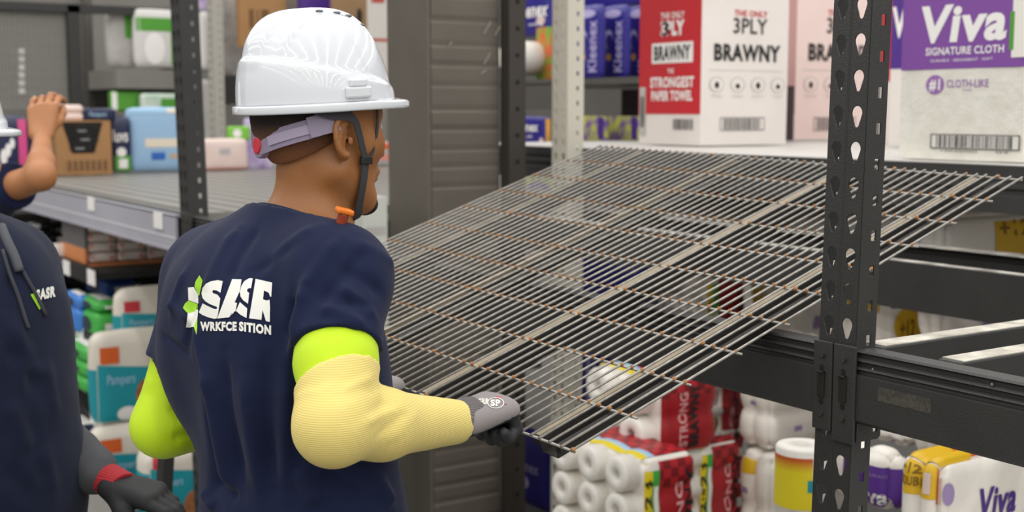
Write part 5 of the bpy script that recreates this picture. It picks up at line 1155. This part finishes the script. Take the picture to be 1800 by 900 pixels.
decal(h2, [words_px('GRIP', (841, 701, 858, 712), .06), words_px('SP', (862, 703, 879, 715), .06)], WHP, 'glove_print', gR, .001)
ringp = []
for i in range(24):
    a0, a1 = 2 * math.pi * i / 24, 2 * math.pi * (i + 1) / 24; ringp.append(([(871 + r * 15 * math.cos(a), 709 + r * 9.5 * math.sin(a)) for a, r in ((a0, .88), (a1, .88), (a1, 1), (a0, 1))], [[0, 1, 2, 3]]))
decal(h2, ringp, WHP, 'glove_print', gR, .001); decal(h2, [([(872, 697), (881, 699), (891, 711), (885, 711)], [[0, 1, 2, 3]])], mat('red_glove_print', 'c9505a', .7), 'glove_print', gR, .001)
glove(man, HL, -1, curlR, CUF, GLV, GLB, J['wrL'], J['wrL'] - J['elL'])
# orange earplug cord case at the collar
oc = empty('earplug_case', 'small orange and red plastic case hanging at the front of the navy collar', 'case', man.fw @ (next(q[0] for q in (hit(x_, y_) for x_, y_ in ((622, 395), (625, 402), (628, 408), (630, 415), (630, 425))) if q[0] is not None) + man.inv.to_3x3() @ (RT * -.014 - FH * .004 + ZZ * .012)))
MB().box((-.014, -.01, .004), (.014, .01, .013)).build('cap', mat('orange_plastic', 'e87a18', .35), oc, bevel=.003); oc.rotation_euler = (.15, .25, YAW + .5); oc.scale = (.85, .85, .85)
MB().tube([(0, 0, -.014), (0, 0, .004)], .009, 14).build('body', mat('amber_plastic', '8a2f12', .25), oc, smooth=False, bevel=.002); MB().ball((.004, 0, -.02), .0085, 12).build('bead', REDK, oc, smooth=True)
# ------------------------------------------------------------------ woman-height worker at the left edge in a navy hoodie
p2 = Person('person', 'worker in a navy hoodie, white hard hat and dark gloves at the left frame edge', P(-32, 700, 2.32), heading(-22))
K = {'shR': p2.J(-150, 470, 2.16), 'shL': p2.J(28, 470, 2.46), 'elL': p2.J(62, 735, 2.5), 'wrL': p2.J(190, 850, 2.36), 'elR': p2.J(-190, 740, 2.2), 'wrR': p2.J(-120, 860, 2.05), 'neck': p2.J(-100, 385, 2.32)}
K['hip'] = p2.J(-34, 700, 2.33); K['hip'][2] = .93
HF2 = Frame(p2.J(-104, 274, 2.32), p2.dirL(heading(-8)), (0, 0, 1))
h2d = p2.dirL(P(300, 884, 2.32) - P(190, 850, 2.36)); HL2 = Frame(K['wrL'] + h2d / np.linalg.norm(h2d) * .012, h2d, p2.dirL(UP * .9 - FH * .3 + RT * .3)); HR2 = Frame(K['wrR'], K['wrR'] - K['elR'], (0, 0, 1))
cl2 = [(12, 18, 14), (14, 22, 16), (18, 26, 20), (24, 30, 22)]
bp = torso_prims(K, -.01, .95) + arm_prims(K['shR'], K['elR'], K['wrR'], -.008) + arm_prims(K['shL'], K['elL'], K['wrL'], -.008) + [(cap(HF2.p(-.022, 0, -.04), K['neck'] + np.array([0, 0, -.06]), .054, .06), .03, 0)] + head_prims(HF2, .96) + legs_prims(K, -.006) + hand_prims(HL2, -1, cl2, .95) + hand_prims(HR2, 1, cl2, .95)
link('body', solid(bp, .006, (1.42, .0032)).mesh('body'), SKIN2, p2.root)
hat2, _ = helmet(p2, HF2, zoff=.048, detail=True)
hp = [(ell(HF2.p(-.015, 0, .040), (.1, .0775, .088), HF2.M), .01, 0)]; hf = solid(hp, .004); hf.cut(HF2.p(.02, 0, 0), HF2.x); link('hair', hf.mesh('hair'), HAIR, p2.root)
for s_ in (-1, 1): eyeball(p2, HF2, s_)
hd_ = torso_prims(K, .022, 1.0, .012) + [(ell(K['neck'] + np.array([-.05, 0, -.05]), (.09, .12, .07)), .04, 0)]
HOOD = mat('navy_fleece', '171d33', .9, 0, bump=(400, .3, .001), var=(12, '1c2339', .3), sheen=.08, spec=.15)
hf_ = solid(hd_ + arm_prims(K['shR'], K['elR'], K['wrR'], .014, upto=1), .006, cuts=[((0, 0, .86), (0, 0, -1))])
hf_.put(cap(HF2.p(-.02, 0, -.06), K['neck'] + np.array([.01, 0, -.05]), .064, .07), .004, True)
hoodie = link('hoodie', hf_.mesh('hoodie'), HOOD, p2.root)
h2 = hitter(p2, hoodie); fl = []
for x0, y0, x1, y1, w_, a_ in ((10, 560, 60, 640, .016, .005), (5, 600, 70, 690, .014, -.005), (20, 640, 90, 660, .014, .005), (10, 700, 60, 800, .018, .006), (50, 720, 80, 860, .016, -.005), (30, 560, 40, 700, .012, .004), (80, 620, 100, 740, .014, .004), (5, 820, 60, 880, .016, -.005), (70, 780, 100, 870, .014, .005), (20, 480, 10, 560, .012, -.004)):
    p, q = h2(x0, y0)[0], h2(x1, y1)[0]; fl.append((p, q, w_, a_))
folds(hoodie, fl, noise_amp=.003, nscale=8); h2 = hitter(p2, hoodie)
DGR = mat('dark_grey_cord', '3b3d45', .8)
def surf_tube(pts, r, m, name, par, off=.003):
    q = [h2(x, y) for x, y in pts]; q = [p + n * off for p, n in q if p is not None]
    if len(q) > 1: return MB().tube(smooth_path(q, 3), r, 8).build(name, m, par, smooth=True)
surf_tube([(2, 440), (14, 480), (30, 520), (42, 560), (48, 578)], .0035, DGR, 'drawstring', hoodie); surf_tube([(22, 450), (45, 490), (62, 520), (78, 555)], .0035, DGR, 'drawstring', hoodie); surf_tube([(0, 400), (10, 425), (22, 450), (32, 478)], .009, mat('grey_hood_lining', '54565c', .8), 'hood_edge', hoodie)
decal(h2, [words_px('SASR', (62, 510, 96, 530), .06, slope=-8)], LOGO, 'logo_print', hoodie, .002); decal(h2, [([(52, 518), (58, 516), (72, 540), (68, 545)], [[0, 1, 2, 3]])], LGRN, 'logo_print', hoodie, .002)
GS = mat('charcoal_sleeve_fabric', '45464a', .85, 0, bump=(300, .3, .001))
uF2 = K['wrL'] - K['elL']; uF2 = uF2 / np.linalg.norm(uF2)
gs = link('charcoal_sleeve', solid([(cap(K['shL'], K['elL'], .062, .055), .03, 0), (cap(K['elL'], K['wrL'] - uF2 * .035, .056, .040), .03, 0)], .005).mesh('charcoal_sleeve'), GS, p2.root)
folds(gs, [(K['elL'] + uF2 * t + np.array([0, -.06, .05]), K['elL'] + uF2 * (t + .02) + np.array([0, .06, -.03]), .008, .004 * (-1) ** i) for i, t in enumerate((.03, .06, .09, .12, .15, .18))], noise_amp=.006, nscale=12)
BGL = mat('black_work_glove', '1c1c1e', .7, 0, bump=(400, .4, .001)); RCF = mat('red_rib_cuff', 'a8222c', .8, 0, wave=(90, .6, .1, 'Y'))
glove(p2, HL2, -1, cl2, RCF, BGL, BGL, K['wrL'], uF2, .045); 
link('trousers', solid(legs_prims(K, .008)[0:2] + legs_prims(K, .008)[3:5] + [(ell(K['hip'] + np.array([0, 0, -.05]), (.135, .18, .16)), .04, 0)], .01, cuts=[((0, 0, .98), (0, 0, 1))]).mesh('trousers'), TROU, p2.root); boots(p2, K)
# ------------------------------------------------------------------ worker behind reaching up to the left shelf
p3 = Person('person', 'worker in navy t-shirt behind the hoodie wearer, one bare arm raised to the shelf', P(-62, 600, 3.95), heading(75))
Q = {'shR': p3.J(8, 352, 3.86), 'elR': p3.J(72, 310, 3.72), 'wrR': p3.J(74, 238, 3.86), 'shL': p3.J(-150, 352, 4.0), 'elL': p3.J(-190, 490, 4.0), 'wrL': p3.J(-170, 600, 4.1), 'neck': p3.J(-70, 305, 3.93)}
Q['shR'] = p3.J(-22, 345, 3.86)
Q['hip'] = p3.J(-68, 600, 3.95); Q['hip'][2] = .95
HF3 = Frame(p3.J(-70, 235, 3.95), (1, 0, 0), (0, 0, 1)); HR3 = Frame(Q['wrR'] + np.array([0, 0, .004]), p3.dirL(UP * .95 + FH * .3 - RT * .04), p3.dirL(-FH * 1. + UP * .3)); HL3 = Frame(Q['wrL'], (.2, 0, -1), (1, 0, 0))
cl3 = [(30, 45, 20), (25, 42, 25), (28, 42, 25), (15, 30, 20)]
bp = torso_prims(Q, -.01) + arm_prims(Q['shR'], Q['elR'], Q['wrR'], -.004, (.053, .044, .044, .042, .0275)) + arm_prims(Q['shL'], Q['elL'], Q['wrL'], -.006) + [(cap(HF3.p(-.022, 0, -.04), Q['neck'] + np.array([0, 0, -.06]), .056, .062), .03, 0)] + head_prims(HF3) + legs_prims(Q, -.006) + hand_prims(HR3, -1, cl3, 1.0, .001, 1.25) + hand_prims(HL3, -1, cl3, .95)
link('body', solid(bp, .006, (1.44, .0034)).mesh('body'), mat('warm_tan_skin', 'b57c50', .5, 0, bump=(200, .2, .001), var=(16, 'a56c44', .3), sss=.06), p3.root)
u3 = Q['elR'] - Q['shR']; u3 = u3 / np.linalg.norm(u3); hm3 = Q['shR'] + (Q['elR'] - Q['shR']) * .55
s3 = solid(torso_prims(Q, .014) + [(cap(Q['shL'], Q['shL'] + (Q['elL'] - Q['shL']) * .55, .066, .068), .04, 0), (cap(Q['shR'], hm3, .068, .072), .04, 0)], .007, cuts=[((0, 0, .88), (0, 0, -1))])
s3.cut(hm3, u3, hm3 - .09, hm3 + .09); s3.put(cap(HF3.p(-.02, 0, -.06), Q['neck'] + np.array([0, 0, -.045]), .062, .066), .004, True)
t3 = link('t_shirt', s3.mesh('t_shirt'), TSH, p3.root); folds(t3, [], noise_amp=.005, nscale=9)
hf = solid([(ell(HF3.p(-.015, 0, .040), (.104, .08, .092), HF3.M), .01, 0)], .005); hf.cut(HF3.p(.02, 0, 0), HF3.x); hf.cut(HF3.p(0, 0, -.01), -HF3.z); link('hair', hf.mesh('hair'), HAIR, p3.root)
link('trousers', solid(legs_prims(Q, .008)[0:2] + legs_prims(Q, .008)[3:5] + [(ell(Q['hip'] + np.array([0, 0, -.05]), (.138, .185, .17)), .04, 0)], .012, cuts=[((0, 0, 1.0), (0, 0, 1))]).mesh('trousers'), TROU, p3.root); boots(p3, Q)
